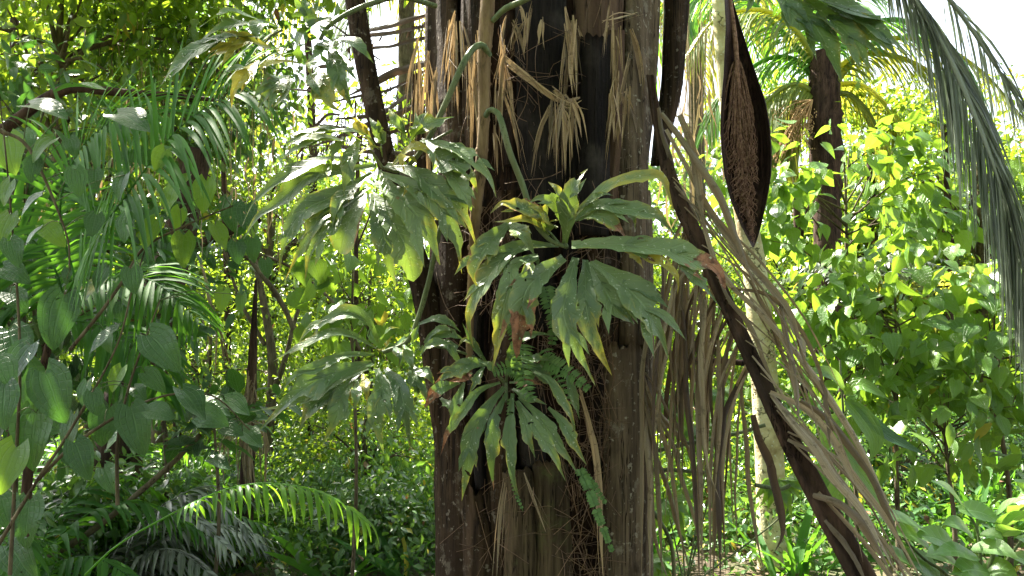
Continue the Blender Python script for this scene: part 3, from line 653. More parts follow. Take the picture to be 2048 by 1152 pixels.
lobed_leaf([([(900, 200), (640, 110), (480, 130), (300, 240)], 95, dict(up=.9)), ([(850, 210), (650, 190), (430, 260), (295, 380)], 100, dict(up=.9)), ([(820, 300), (560, 310), (300, 410), (130, 550), (0, 710)], 145, dict(up=1.0)),
            ([(920, 400), (700, 330), (560, 390), (390, 480)], 160, dict(y=.6, Y=.04)), ([(800, 500), (700, 600), (600, 750), (588, 885)], 105, dict(y=.7)), ([(790, 530), (700, 690), (650, 785)], 85, dict(y=.6)),
            ([(980, 230), (820, 190), (780, 280), (800, 340)], 120, {}), ([(960, 380), (1000, 440), (1010, 500)], 60, dict(y=.8)), ([(760, 560), (620, 560), (500, 620)], 70, {})],
           zE, 2.42, 'aroid_dark', ws=1.2, label='backlit yellow-green leaf at the top left with shining upper lobes', petiole=[(565, 60, 2.42), (545, 70, 2.41), (530, 85, 2.41)], pr=(.005, .005, .004))
lobed_leaf([([(1160, 520), (950, 510), (830, 560), (815, 600)], 95, dict(y=.7, be=.2)), ([(1040, 620), (930, 700), (800, 885)], 165, dict(y=.2)), ([(1050, 630), (1030, 760), (920, 895)], 115, {}),
            ([(1150, 520), (1120, 350), (1260, 190), (1385, 140)], 110, {}), ([(1150, 300), (1190, 200), (1190, 100), (1170, -30)], 165, {}), ([(1190, 180), (1290, 90), (1365, 45)], 110, {}), ([(1300, 165), (1400, 175), (1425, 285)], 66, {})],
           zE, 2.38, 'aroid_dark', ws=1.2, label='dark leaf at the top left beside the leaning stalk')
lobed_leaf([([(1390, 380), (1440, 520), (1480, 680), (1585, 905)], 140, {}), ([(1280, 560), (1330, 700), (1400, 860), (1520, 930)], 150, dict(y=.35)), ([(1250, 600), (1270, 720), (1345, 825)], 110, {}),
            ([(1400, 330), (1550, 335), (1680, 430), (1755, 525)], 95, {}), ([(1300, 350), (1360, 400), (1385, 450)], 85, {}), ([(1470, 440), (1560, 590), (1645, 685)], 80, {}), ([(1440, 640), (1470, 750), (1560, 850)], 90, dict(y=.5)),
            ([(1380, 330), (1300, 420), (1190, 520)], 100, {}), ([(1270, 480), (1230, 560), (1240, 640)], 80, dict(y=.3)), ([(1400, 330), (1350, 240), (1300, 200)], 90, {})],
           zE, 2.36, 'aroid_dark', ws=1.2, label='cluster leaf hanging against the bright gap at the top left',
           petiole=[(872, 12, 2.52), (800, -6, 2.42), (740, 8, 2.38), (690, 30, 2.36), (655, 55, 2.36), (640, 80, 2.36)], pr=(.010, .011, .010, .007))
# petiole running up and right near the frame top
lobed_leaf([([(400, -100), (460, -60), (520, -90), (600, -140)], 90, {}), ([(400, -100), (380, -190), (420, -260)], 90, {}), ([(400, -100), (330, -150), (250, -160)], 90, {})], (.366, 950, -10), 2.3, 'aroid', label='leaf held above the frame on an arching stalk',
           petiole=[(985, 42, 2.41), (1010, 18, 2.38), (1045, 2, 2.36), (1080, -20, 2.34), (1100, -50, 2.32)], pr=(.010, .012, .011, .008))
# second climber: low damaged plant
low = empty('strap_leaved_climber', P(1015, 775, 2.45), 'low rosette of spotted narrow-lobed leaves with scorched orange patches on the big trunk', 'climber')
zD = (.3125, 850, 640)
lobed_leaf([([(510, 430), (400, 560), (300, 740), (275, 920), (235, 1160)], 120, {}), ([(520, 470), (440, 650), (428, 850), (440, 1095)], 95, dict(bt=.12, yt=.3)), ([(560, 470), (545, 650), (540, 850), (555, 1000), (605, 1160)], 95, {}),
            ([(585, 520), (640, 650), (660, 760), (707, 885)], 76, {}), ([(590, 520), (700, 680), (800, 830), (902, 1035)], 85, {}), ([(600, 490), (740, 630), (860, 800), (988, 1002)], 85, {}), ([(560, 440), (660, 495), (785, 545)], 64, {}),
            ([(790, 560), (880, 650), (950, 780), (1038, 935)], 80, dict(be=.4)), ([(700, 330), (800, 390), (880, 520), (930, 610), (965, 735)], 70, dict(be=.4)), ([(480, 400), (350, 450), (260, 560), (150, 720), (98, 870)], 65, dict(bt=.3, yt=.5))],
           zD, 2.44, 'aroid_dark', label='main drooping leaf with finger-like spotted lobes', parent=low, fwd=.06, petiole=[(1012, 765, 2.5), (1013, 785, 2.47), (1014, 805, 2.45)], pr=(.007, .006, .005))
lobed_leaf([([(400, 285), (300, 280), (150, 350), (55, 412)], 105, dict(be=.2, bt=.2)), ([(300, 340), (240, 370), (150, 395)], 60, dict(y=.3, bt=.95)), ([(375, 300), (330, 380), (278, 485)], 62, dict(be=.25)), ([(250, 400), (200, 540), (148, 695)], 72, {}), ([(220, 400), (80, 450), (-10, 570)], 90, dict(bt=.45)),
            ([(100, 500), (160, 560), (170, 640)], 70, dict(Y=.03)), ([(460, 330), (420, 290), (350, 270)], 70, {})],
           zD, 2.42, 'aroid_dark', label='left leaf with scorched orange and brown patches', parent=low, fwd=.05, petiole=[(1008, 765, 2.49), (990, 745, 2.46), (972, 730, 2.43)], pr=(.006, .005, .004))
lobed_leaf([([(600, 290), (700, 310), (790, 390), (852, 475)], 85, dict(bt=.3, yt=.6)), ([(540, 400), (640, 400), (720, 410), (760, 420)], 50, dict(bt=.9, y=.4)), ([(520, 260), (580, 150), (700, 92), (850, 102)], 60, {}), ([(540, 270), (548, 200), (552, 140)], 55, {}), ([(620, 260), (720, 245), (810, 260)], 55, {}),
            ([(900, 330), (940, 450), (990, 640)], 66, dict(yt=.5)), ([(400, 280), (340, 200), (280, 100), (240, 20)], 46, {}), ([(360, 240), (310, 150), (250, 130), (200, 190)], 45, dict(y=.5))],
           zD, 2.47, 'aroid_dark', label='upper leaf with brown-tipped lobes', parent=low, fwd=.04, petiole=[(1012, 765, 2.5), (1014, 750, 2.48), (1016, 735, 2.47)], pr=(.006, .005, .004))
lobed_leaf([([(1140, 300), (1250, 265), (1350, 290), (1430, 355)], 62, {}), ([(1150, 480), (1240, 380), (1370, 365), (1480, 430)], 72, {}), ([(1220, 440), (1330, 430), (1400, 520), (1450, 600)], 70, dict(be=.2)), ([(1200, 400), (1290, 330), (1400, 340)], 45, {}), ([(1160, 500), (1200, 450), (1290, 420), (1380, 440)], 60, {}), ([(1100, 420), (1120, 350), (1150, 300)], 60, {})],
           zC, 2.46, 'aroid_dark', label='narrow-lobed leaf arching over the left edge of the trunk', parent=low, fwd=.03, petiole=[(1005, 760, 2.5), (960, 720, 2.5), (905, 700, 2.49), (850, 690, 2.47)], pr=(.006, .005, .004))
# big leaf hanging in at the top right
over = empty('overhanging_philodendron', P(1560, -130, 2.1), 'big dark lobed leaf hanging into view at the top right over the distant palm', 'climber')
zF = (.5207, 1280, 0)
lobed_leaf([([(480, -60), (640, -10), (800, 40), (930, 80), (1015, 125)], 150, dict(notch=False, up=1.0, y=0, yt=0)), ([(560, -20), (640, 60), (720, 180), (778, 320)], 130, {}), ([(620, -10), (740, 80), (830, 170), (888, 290)], 125, dict(y=.2)),
            ([(720, 20), (850, 80), (960, 150), (1045, 222)], 110, {}), ([(520, -40), (560, 20), (620, 100), (680, 160)], 110, {}), ([(680, 10), (800, 60), (900, 140), (960, 210)], 90, dict(y=.3)), ([(480, -60), (420, -20), (350, 10)], 90, {}), ([(480, -60), (600, -80), (760, -60), (900, -20)], 120, {})],
           zF, 2.0, 'aroid_dark', parent=over, upn=.4, fwd=.05, petiole=[(1400, -250, 2.3), (1450, -150, 2.1), (1520, -50, 2.0), (1560, -25, 2.0)], pr=(.012, .011, .008))

# ferns with small rounded pinnae
fern = empty('ladder_fern', P(1090, 760, 2.5), 'small bright green fern with rows of tiny pinnae on the big trunk', 'fern')
def fern_frond(pts, ln, n_, wpx=4, bright=False):
    mb = MB(); r3 = [P(*p) for p in pts]
    cs = catmull(r3, 30); T = tangents(cs)
    tube(mb, r3, [.0014, .001], 4, n=14)
    for k in range(n_):
        v = (k + .5) / n_; i = int(v * 29); t = T[i]; sd_ = t.cross(Vector((0, -1, .2))).normalized()
        L = ln * PX(2.4) * (1 - .6 * v ** 2) * random.uniform(.85, 1.1)
        for s in (-1, 1):
            d = (sd_ * s + t * .25 + Vector((0, -.15, -.1))).normalized()
            ribbon(mb, [cs[i], cs[i] + d * L * .5 + Vector((0, -.002, .001)), cs[i] + d * L], wpx * PX(2.4) * .5, Vector((0, -1, .4)), prof_strip, n=4, cols=3, fold=.2)
    mb.build('frond', M['fern'], fern)
fern_frond([(1092, 575, 2.48), (1100, 610, 2.42), (1108, 650, 2.4), (1104, 690, 2.4)], 22, 17, 9)
fern_frond([(1060, 765, 2.46), (1040, 745, 2.42), (1015, 735, 2.38), (985, 745, 2.36)], 26, 16, 6)
fern_frond([(1085, 720, 2.46), (1120, 735, 2.38), (1150, 755, 2.36), (1178, 780, 2.36)], 24, 22, 6)
fern_frond([(1040, 690, 2.46), (1045, 730, 2.4), (1050, 770, 2.37), (1065, 800, 2.37)], 30, 18, 6)
fern_frond([(1090, 700, 2.46), (1110, 745, 2.41), (1130, 790, 2.39), (1140, 830, 2.4)], 18, 16, 6)
fern_frond([(1010, 640, 2.46), (1030, 660, 2.4), (1035, 700, 2.38), (1030, 750, 2.38)], 22, 16, 6)
fern_frond([(1022, 800, 2.45), (1018, 860, 2.40), (1022, 930, 2.38), (1030, 980, 2.38), (1046, 1022, 2.39)], 9, 34, 6)
fern_frond([(1160, 940, 2.48), (1180, 985, 2.42), (1200, 1040, 2.40), (1225, 1105, 2.41)], 14, 24, 9)
fern_frond([(1165, 945, 2.48), (1190, 975, 2.44), (1212, 1008, 2.43)], 11, 10, 9)

# ================================================================== WOODY SPATHE
YS = 3.0
spa = empty('palm_spathe', P(1460, -200, YS), 'brown boat-shaped woody spathe full of tangled flower stalks, in front of the pale trunk', 'palm spathe')
ys = [-160, -60, 0, 50, 100, 150, 200, 250, 300, 350, 400, 450, 480, 495]
xl = [1442, 1446, 1449, 1452, 1450, 1448, 1444, 1442, 1444, 1450, 1462, 1482, 1497, 1505]
xr = [1452, 1458, 1466, 1480, 1496, 1512, 1529, 1538, 1542, 1541, 1533, 1522, 1514, 1508]
mb = MB(); rows = []; L = []; NV = 60; NCc = 17
for i in range(NV):
    y = -160 + 655 * i / (NV - 1); a, b = np.interp(y, ys, xl), np.interp(y, ys, xr); hw = (b - a) / 2; cx = (a + b) / 2
    f_ = []; bk = []
    for q in range(NCc):
        u = 2 * q / (NCc - 1) - 1; dep = math.sqrt(max(0, 1 - u * u)) * (hw * PX(YS) * 1.3)
        x = cx + hw * u - (0 if u < .55 else 0); f_.append(P(x + 1.2 * mnoise.noise(Vector((u * 4, y * .02, 0))), y, YS + dep + .035 * u)); bk.append(P(cx + hw * u * 1.04, y, YS + dep * 1.12 + .006 + .035 * u))
    rows.append(f_ + bk[::-1]); L.append([(0, i / NV, .5)] * (2 * NCc))
mb.grid(rows, L, [[(0, 0, 0)] * (2 * NCc)] * NV, closed=True); mb.build('sheath', M['spathe'], spa)
mb = MB()
tube(mb, [P(1452, -150, YS + .02), P(1458, -20, YS + .03), P(1468, 60, YS + .03), P(1474, 130, YS + .02), P(1482, 300, YS + .04), P(1492, 430, YS + .03)], [.006, .008, .010, .008, .005, .002], 8, n=24)
for k in range(230):
    y0 = random.uniform(110, 200) if k < 120 else random.uniform(180, 440); x0 = np.interp(y0, [110, 200, 440], [1472, 1476, 1492])
    y1 = min(487, y0 + random.uniform(70, 230) * (1 if k < 120 else .45))
    a, b = np.interp(y1, ys, xl), np.interp(y1, ys, xr); u1 = random.uniform(.0, .74); x1 = a + (b - a) * u1
    pts = []; ph = random.uniform(0, 6.28); am = random.uniform(3, 6.5); fr = random.uniform(.22, .38)
    nn = 16
    for s in range(nn):
        v = s / (nn - 1); y = y0 + (y1 - y0) * v; x = x0 + (x1 - x0) * (v ** .5); z = am * max(0, (y - 235) / 90 if y < 325 else 1) * min(1, v * 2)
        aa, bb = np.interp(y, ys, xl), np.interp(y, ys, xr); x = min(aa + (bb - aa) * .78, max(aa + 2, x + z * math.sin(y * fr + ph)))
        u = 2 * (x - aa) / (bb - aa) - 1; depth = math.sqrt(max(0, 1 - u * u)) * (bb - aa) / 2 * PX(YS) * 1.3
        pts.append(P(x, y, YS + depth * .30 - .012 * math.sin(v * 3) + .035 * (k % 7) / 7))
    tube(mb, pts, [.0022, .0017, .0012], 4, n=26)
mb.build('flower_stalks', M['flower'], spa)['kind'] = 'stuff'

# ================================================================== DEAD FROND LEANING AT THE RIGHT
dead = empty('dead_palm_frond', P(1720, 1300, 2.5), 'long dead palm frond with dark grooved stalk leaning down right, trailing brown leaflets', 'palm frond')
def band(pts, hw, name, mat, parent, groove=.5, n=40, thick=.02):
    c = catmull([P(*p) for p in pts], n); T = tangents(c); mb = MB(); rows = []; L = []
    for i, (p, t) in enumerate(zip(c, T)):
        v = i / (n - 1); k = v * (len(hw) - 1); j = min(len(hw) - 2, int(k)); h = (hw[j] + (hw[j + 1] - hw[j]) * (k - j)) * PX(p.y)
        nn = Vector((.1, -1, .2)); nn = (nn - t * nn.dot(t)).normalized(); s = t.cross(nn); row = []
        for u, d in [(-1, 0), (-.8, .3), (-.45, .28), (-.3, -.1), (0, -.12), (.3, -.05), (.45, .3), (.8, .32), (1, 0), (.7, -.8), (0, -1.1), (-.7, -.8)]:
            row.append(p + s * (u * h * (1 + .04 * mnoise.noise(Vector((v * 12, u, 0))))) + nn * (d * h * groove + .003 * mnoise.noise(Vector((v * 30, u * 3, 1)))))
        rows.append(row); L.append([(0, v, .5)] * 12)
    mb.grid(rows, L, [[(0, 0, 0)] * 12] * n, closed=True); return mb.build(name, M[mat], parent)
RK = [(1300, 150, 2.72), (1318, 260, 2.68), (1345, 370, 2.64), (1395, 480, 2.6), (1445, 590, 2.56), (1500, 710, 2.5), (1560, 840, 2.44), (1620, 960, 2.4), (1690, 1090, 2.34), (1760, 1220, 2.3)]
band(RK, [8, 11, 16, 18, 17, 17, 20, 24, 27, 30], 'rachis', 'bark_dark', dead, groove=.75, n=70)
def rk(y):
    ysr = [p[1] for p in RK]; return np.interp(y, ysr, [p[0] for p in RK]), np.interp(y, ysr, [p[2] for p in RK])
def leaflet(pts, w_, Ya, Yb, mat='dead', fold=.7, parent=dead, n=16, tw=0):
    mb = MB(); m = len(pts); q = [P(x, y, Ya + (Yb - Ya) * i / (m - 1)) for i, (x, y) in enumerate(pts)]
    q = [p_ + Vector((random.gauss(0, .004), random.gauss(0, .006), random.gauss(0, .004))) * (0 < i_ < m) for i_, p_ in enumerate(catmull(q, 7))]
    ribbon(mb, q, w_ * .5 * PX(Ya) * random.uniform(.55, 1.0), Vector((random.uniform(-.6, .6), -1, .15)), lambda v: (.6 + .4 * math.sin(math.pi * min(1, v * 1.2))) * min(1, (1 - v) * 3.5 + .03), n=n + 8, cols=5, fold=fold * random.uniform(.5, 1.4) * random.choice((-1, 1)), wave=.25, ragged=.10, twist=tw)
    return mb.build('leaflet', M[mat], parent)
for pts, w_ in [([(1318, 215), (1340, 330), (1392, 430), (1420, 480)], 20), ([(1322, 225), (1380, 300), (1432, 380), (1470, 470), (1520, 600)], 17), ([(1360, 230), (1395, 330), (1402, 400), (1412, 470)], 20),
                ([(1330, 260), (1400, 400), (1470, 500), (1550, 590), (1600, 690), (1620, 760)], 17), ([(1400, 420), (1450, 560), (1530, 640), (1620, 730), (1700, 860), (1780, 1010), (1850, 1160)], 17),
                ([(1395, 400), (1480, 500), (1545, 585), (1565, 600), (1600, 700), (1640, 800)], 16), ([(1462, 578), (1540, 590), (1600, 660), (1640, 760), (1660, 880)], 13), ([(1440, 560), (1500, 660), (1545, 760), (1570, 800)], 16),
                ([(1540, 785), (1600, 815), (1660, 880), (1720, 980), (1800, 1080), (1850, 1170)], 20), ([(1545, 790), (1600, 850), (1660, 930), (1740, 1050), (1800, 1160)], 22), ([(1575, 880), (1640, 920), (1700, 1000), (1770, 1100), (1810, 1170)], 20),
                ([(1625, 990), (1680, 1010), (1740, 1070), (1790, 1160)], 18), ([(1600, 800), (1680, 860), (1740, 950), (1790, 1060), (1830, 1150)], 16), ([(1560, 600), (1590, 760), (1600, 860)], 14),
                ([(1575, 640), (1600, 680), (1612, 718)], 16), ([(1590, 700), (1650, 800), (1670, 900), (1700, 960)], 13), ([(1650, 1040), (1700, 1100), (1740, 1180)], 17), ([(1500, 560), (1560, 700), (1590, 790)], 12), ([(1640, 760), (1655, 840), (1660, 900)], 10)]:
    Ya = rk(pts[0][1])[1] + .0; leaflet(pts, w_, Ya - .02, Ya - random.uniform(.05, .3))
for k in range(24):
    y0 = random.uniform(330, 1050); x0, Yk = rk(y0); L = random.uniform(330, 700); an = R(random.uniform(48, 62)); xe = x0 + math.cos(an) * L; ye = y0 + math.sin(an) * L; b_ = random.uniform(15, 45)
    leaflet([(x0 + 4, y0), (x0 + (xe - x0) * .3 + b_, y0 + (ye - y0) * .3 - b_ * .5), (x0 + (xe - x0) * .65 + b_, y0 + (ye - y0) * .65 - b_ * .3), (xe, ye + 20)], random.uniform(4, 10), Yk - .02, Yk - random.uniform(-.1, .3), n=16, tw=random.uniform(-1, 1))
# hanging leaflets on the left side of the stalk
for k in range(44):
    y0 = random.uniform(430, 740); x0, Yk = rk(y0); L = random.uniform(330, 560); dx = -random.uniform(0, 130) + (10 if y0 > 650 else 0); xe = max(1290, min(x0 + dx, 1465 - random.uniform(0, 60))); ye = min(1230, y0 + L)
    x1 = x0 + (xe - x0) * .35 - 10
    leaflet([(x0 - 4, y0), (x1, y0 + 70), ((x1 + xe) / 2 - 4, (y0 + ye) / 2), (xe + random.uniform(-10, 25), ye)], random.uniform(5, 14), Yk + .03, Yk + random.uniform(-.05, .35), mat=random.choice(['dead_dark', 'dead', 'dead']), n=14, tw=random.uniform(-.7, .7))
for pts, w_ in [([(1300, 560), (1290, 700), (1285, 900), (1283, 1180)], 12), ([(1345, 570), (1330, 660), (1300, 720)], 12), ([(1325, 500), (1330, 560), (1310, 800), (1310, 1000)], 11), ([(1412, 600), (1405, 700), (1410, 900), (1440, 1000)], 13), ([(1430, 640), (1440, 800), (1428, 1010)], 11),
                ([(1400, 560), (1395, 760), (1400, 960), (1405, 1180)], 22), ([(1365, 620), (1378, 800), (1392, 1000), (1400, 1170)], 12), ([(1475, 770), (1450, 850), (1440, 1000), (1442, 1170)], 18), ([(1480, 760), (1490, 900), (1510, 1060), (1535, 1170)], 12), ([(1505, 830), (1545, 960), (1565, 1060), (1546, 1110)], 20)]:
    leaflet(pts, w_, 2.62, 2.5, mat=random.choice(['dead', 'dead_dark']), n=18)
# dry sheath with fanned leaflets low at the right of the trunk
fan = empty('dead_leaf_fan', P(1292, 760, 2.7), 'fan of rusty dead leaflets spreading down from the right edge of the trunk', 'dead leaves')
for pts, w_ in [([(1288, 750), (1300, 800), (1350, 860), (1400, 920)], 20), ([(1288, 760), (1320, 850), (1345, 960), (1365, 1100)], 14), ([(1286, 770), (1305, 880), (1320, 1010), (1325, 1170)], 14), ([(1290, 745), (1330, 810), (1370, 880), (1400, 1000)], 12),
                ([(1286, 780), (1295, 900), (1300, 1000), (1300, 1170)], 12), ([(1288, 765), (1340, 880), (1380, 1000), (1420, 1160)], 10), ([(1287, 790), (1310, 900), (1350, 1030), (1385, 1160)], 13), ([(1284, 830), (1300, 960), (1310, 1080), (1345, 1180)], 11)]:
    leaflet(pts, w_, 2.72, 2.72 + random.uniform(-.1, .1), mat='dead', parent=fan)
# green stalks crossing behind
gr = empty('green_cane', P(1290, 940, 2.9), 'thin green cane stalks crossing behind the dead leaflets, right of the trunk', 'cane')
mb = MB()
for a in ([(1282, 880), (1330, 840), (1390, 790), (1400, 770)], [(1300, 905), (1360, 890), (1460, 870), (1530, 850)], [(1290, 940), (1350, 940), (1410, 945)], [(1510, 970), (1560, 978), (1580, 970)], [(1290, 1000), (1340, 1080), (1350, 1180)]):
    mb = MB(); tube(mb, [P(x, y, 2.95) for x, y in a], [.008, .007], 8); mb.build('stalk', M['stem'], gr)

# ================================================================== BROKEN STICKS, DEAD FROND LEFT
dfl = empty('dead_palm_frond', P(870, 60, 3.3), 'dark dead fronds fanned out against the bright gap left of the trunk top', 'palm frond')
for pts, w_ in [([(900, 10), (800, 40), (730, 62), (660, 95)], 16), ([(900, 45), (800, 62), (735, 72), (650, 70)], 14), ([(890, 70), (800, 90), (735, 100), (690, 130)], 10), ([(900, 105), (830, 130), (760, 160), (680, 200)], 20), ([(890, 150), (800, 200), (740, 230), (640, 240)], 15),
                ([(890, 120), (810, 165), (750, 185), (620, 215)], 12), ([(880, 190), (800, 225), (740, 245), (660, 280), (600, 300)], 16), ([(870, 235), (790, 260), (740, 270), (640, 250), (590, 270)], 14), ([(860, 300), (780, 310), (700, 295), (620, 290)], 12), ([(680, 230), (640, 240), (610, 290), (580, 330)], 12), ([(700, 120), (640, 135), (600, 150)], 9),
                ([(690, 165), (620, 180), (560, 175)], 8), ([(760, 120), (680, 60), (620, 20)], 8)]:
    leaflet(pts, w_, 3.3, 3.35 + random.uniform(-.1, .3), mat='dead_dark', parent=dfl, fold=.35)
mb = MB()
for (ax, ay, bx, by) in [(900, 10, 660, 95), (900, 105, 680, 200), (890, 150, 640, 240), (880, 190, 600, 300), (870, 235, 590, 270), (860, 300, 620, 290), (700, 235, 580, 330)]:
    for k in range(42):
        t = random.random(); x0 = ax + (bx - ax) * t; y0 = ay + (by - ay) * t + random.uniform(0, 10) + 14 * math.sin(t * 3.1); Yk = 3.3 + random.uniform(0, .1); L = random.choice((10, 16, 22, 60))
        ribbon(mb, [P(x0, y0, Yk), P(x0 - random.uniform(0, 5), y0 + L * .6, Yk), P(x0 - random.uniform(0, 9), y0 + L, Yk)], random.uniform(.002, .0045), Vector((random.uniform(-1, 1), -1, 0)), n=5)
o = mb.build('leaflet_shreds', M['dead_dark'], dfl); o['kind'] = 'stuff'

# ================================================================== PALE SLIM TRUNK
YPt = 5.4
pale = empty('pale_palm_tree', P(1548, 1152, YPt) - Vector((0, 0, .5)), 'slim pale lichen-mottled trunk passing behind the hanging spathe', 'palm tree')
mb = MB(); pp = [P(1436, -250, YPt), P(1441, 0, YPt), P(1457, 200, YPt), P(1482, 380, YPt), P(1509, 540, YPt), P(1524, 700, YPt), P(1538, 900, YPt), P(1546, 1152, YPt), P(1549, 1500, YPt)]
tube(mb, pp, [.05, .055, .06, .068, .082, .09, .096, .105, .115], 20, n=150, rough=.025); mb.build('trunk', M['pale'], pale)
for k in range(8):
    a = 2 * math.pi * k / 8 + .5; d = Vector((math.cos(a), math.sin(a), 0)); b0 = P(1436, -250, YPt)
    mb = MB(); frond(mb, mb, [b0, b0 + d * .6 + Vector((0, 0, .7)), b0 + d * 1.5 + Vector((0, 0, .8)), b0 + d * 2.3 + Vector((0, 0, .3))], 30, .5, .02, droop=.6, rows=4); mb.build('frond', M['palm'], pale)

# ================================================================== PALMS ON THE RIGHT
def px_frond(pts, name, label, mat, nl, llen, lw, parent=None, **kw):
    r3 = [P(*p) for p in pts]; mb = MB()
    frond(mb, mb, r3, nl, llen, lw, **kw); o = mb.build(name, M[mat], parent)
    if parent is None: tag(o, label, 'palm frond')
    elif label: o['label'] = label
    return o
fg = empty('drooping_palm_frond', P(1800, -60, 4.2), 'long grey-green palm frond hanging down the right edge with limp narrow leaflets', 'palm frond')
ra = [(1740, -120, 4.2), (1815, -20, 4.2), (1885, 90, 4.2), (1945, 220, 4.15), (1990, 340, 4.1), (2025, 460, 4.1), (2060, 600, 4.1)]
px_frond(ra, 'leaflets', None, 'palm_grey', 190, .66, .0075, parent=fg, njit=1.3, droop=.75, ang=19, up=0, nrm=Vector((-.3, -1, .3)), hang=Vector((.0, 0, -.12)), rr=.02, cols=3, rows=8, t0=.0, tip_scale=.75, fold=.5, jitter=.35)
px_frond([(1850, -60, 4.6), (1930, 40, 4.6), (2010, 160, 4.6), (2080, 260, 4.6)], 'leaflets', None, 'palm_grey', 40, .6, .008, parent=fg, njit=1.0, droop=.9, skip=.35, jitter=.35, ang=22, up=0, nrm=Vector((-.2, -1, .4)), rr=.014, rows=7)
YB = 9.0
bp_ = empty('background_palm', P(1650, 720, YB), 'stout dark-trunked palm with a wide feathery crown behind the bright shrubs on the right', 'palm tree')
mb = MB(); tube(mb, [P(1660, 900, YB), P(1655, 500, YB), P(1652, 300, YB), P(1650, 220, YB), P(1648, 160, YB), P(1646, 105, YB)], [.14, .14, .135, .155, .19, .14], 14, n=60, rough=.14); mb.build('trunk', M['bark_dark'], bp_)
FR = [([(1650, 130), (1720, 60), (1800, 40), (1900, 90), (1960, 190)], 'palm'), ([(1655, 150), (1720, 110), (1800, 115), (1880, 160), (1920, 230)], 'palm_yellow'), ([(1660, 170), (1720, 170), (1770, 210), (1800, 290)], 'palm_yellow'),
      ([(1660, 190), (1700, 190), (1745, 240), (1770, 320)], 'palm_yellow'), ([(1640, 140), (1590, 60), (1520, 20), (1430, 40), (1370, 120)], 'palm_yellow'), ([(1640, 170), (1590, 120), (1530, 120), (1450, 180), (1410, 260)], 'palm'), ([(1640, 200), (1600, 170), (1560, 180), (1500, 240)], 'palm_yellow'),
      ([(1648, 120), (1640, 30), (1600, -60), (1540, -140)], 'palm'), ([(1650, 120), (1680, 20), (1740, -60), (1830, -120)], 'palm'), ([(1660, 180), (1740, 90), (1850, 80), (1960, 140), (2050, 240)], 'palm_yellow'), ([(1645, 150), (1560, 60), (1480, -10), (1380, -20)], 'palm'), ([(1640, 180), (1600, 200), (1570, 250), (1560, 320)], 'palm_yellow')]
for i, (pts, m_) in enumerate(FR):
    Yo = random.uniform(-.8, 1.2); r3 = [(x, y, YB + Yo * k / len(pts)) for k, (x, y) in enumerate(pts)]
    px_frond(r3, 'frond', None, m_, 60, .75, .014, parent=bp_, droop=1.15, ang=52, up=.05, rr=.04, rows=5, nrm=Vector((0, -.5, 1)), tip_scale=.5)
mb = MB()
for k in range(26):
    a = P(1625, 200, 8.7); b = P(random.uniform(1545, 1620), random.uniform(225, 330), 8.7 + random.uniform(-.2, .2)); tube(mb, [a, a.lerp(b, .6) + Vector((0, 0, .08)), b], [.008, .003], 4, n=6)
    for j in range(26):
        q = a.lerp(b, random.uniform(.4, 1.02)) + Vector([random.gauss(0, .035) for _ in range(3)]); tube(mb, [q, q + Vector((0, 0, .016))], [.008, .004], 4, n=2)
mb.build('fruit_cluster', M['orange'], bp_)
# a second crown further back, filling the top between trunk and spathe
b2 = empty('background_palm', P(1400, 700, 14), 'distant palm whose pale feathery fronds hang between the big trunk and the spathe', 'palm tree')
mb = MB(); tube(mb, [P(1400, 800, 14), P(1395, 400, 14), P(1390, 60, 14)], [.16, .14, .13], 10, n=30, rough=.06); mb.build('trunk', M['twig'], b2)
for k in range(14):
    a = 2 * math.pi * k / 14; d = Vector((math.cos(a), math.sin(a) * .7, 0)); b0 = P(1390, 60, 14); r3 = [b0, b0 + d * 1.2 + Vector((0, 0, .8)), b0 + d * 2.3 + Vector((0, 0, .2)), b0 + d * 3.0 + Vector((0, 0, -1.2))]
    mb = MB(); frond(mb, mb, r3, 44, 1.1, .02, droop=1.5, rows=5, rr=.03); mb.build('frond', M['palm_yellow' if k % 2 else 'palm'], b2)
b3 = empty('background_palm', P(760, 700, 13), 'distant palm with long drooping fronds seen in the gap left of the big trunk', 'palm tree')
mb = MB(); tube(mb, [P(800, 800, 13), P(810, 300, 13), P(815, -120, 13)], [.16, .14, .13], 10, n=30, rough=.06); mb.build('trunk', M['twig'], b3)
for k in range(12):
    a = 2 * math.pi * k / 12; d = Vector((math.cos(a), math.sin(a) * .7, 0)); b0 = P(815, -60, 13); r3 = [b0, b0 + d * 1.2 + Vector((0, 0, .6)), b0 + d * 2.5 + Vector((0, 0, -.1)), b0 + d * 3.3 + Vector((0, 0, -1.4))]
    mb = MB(); frond(mb, mb, r3, 40, 1.2, .02, droop=1.5, rows=5, rr=.03); mb.build('frond', M['palm_yellow' if k % 2 else 'palm_grey'], b3)

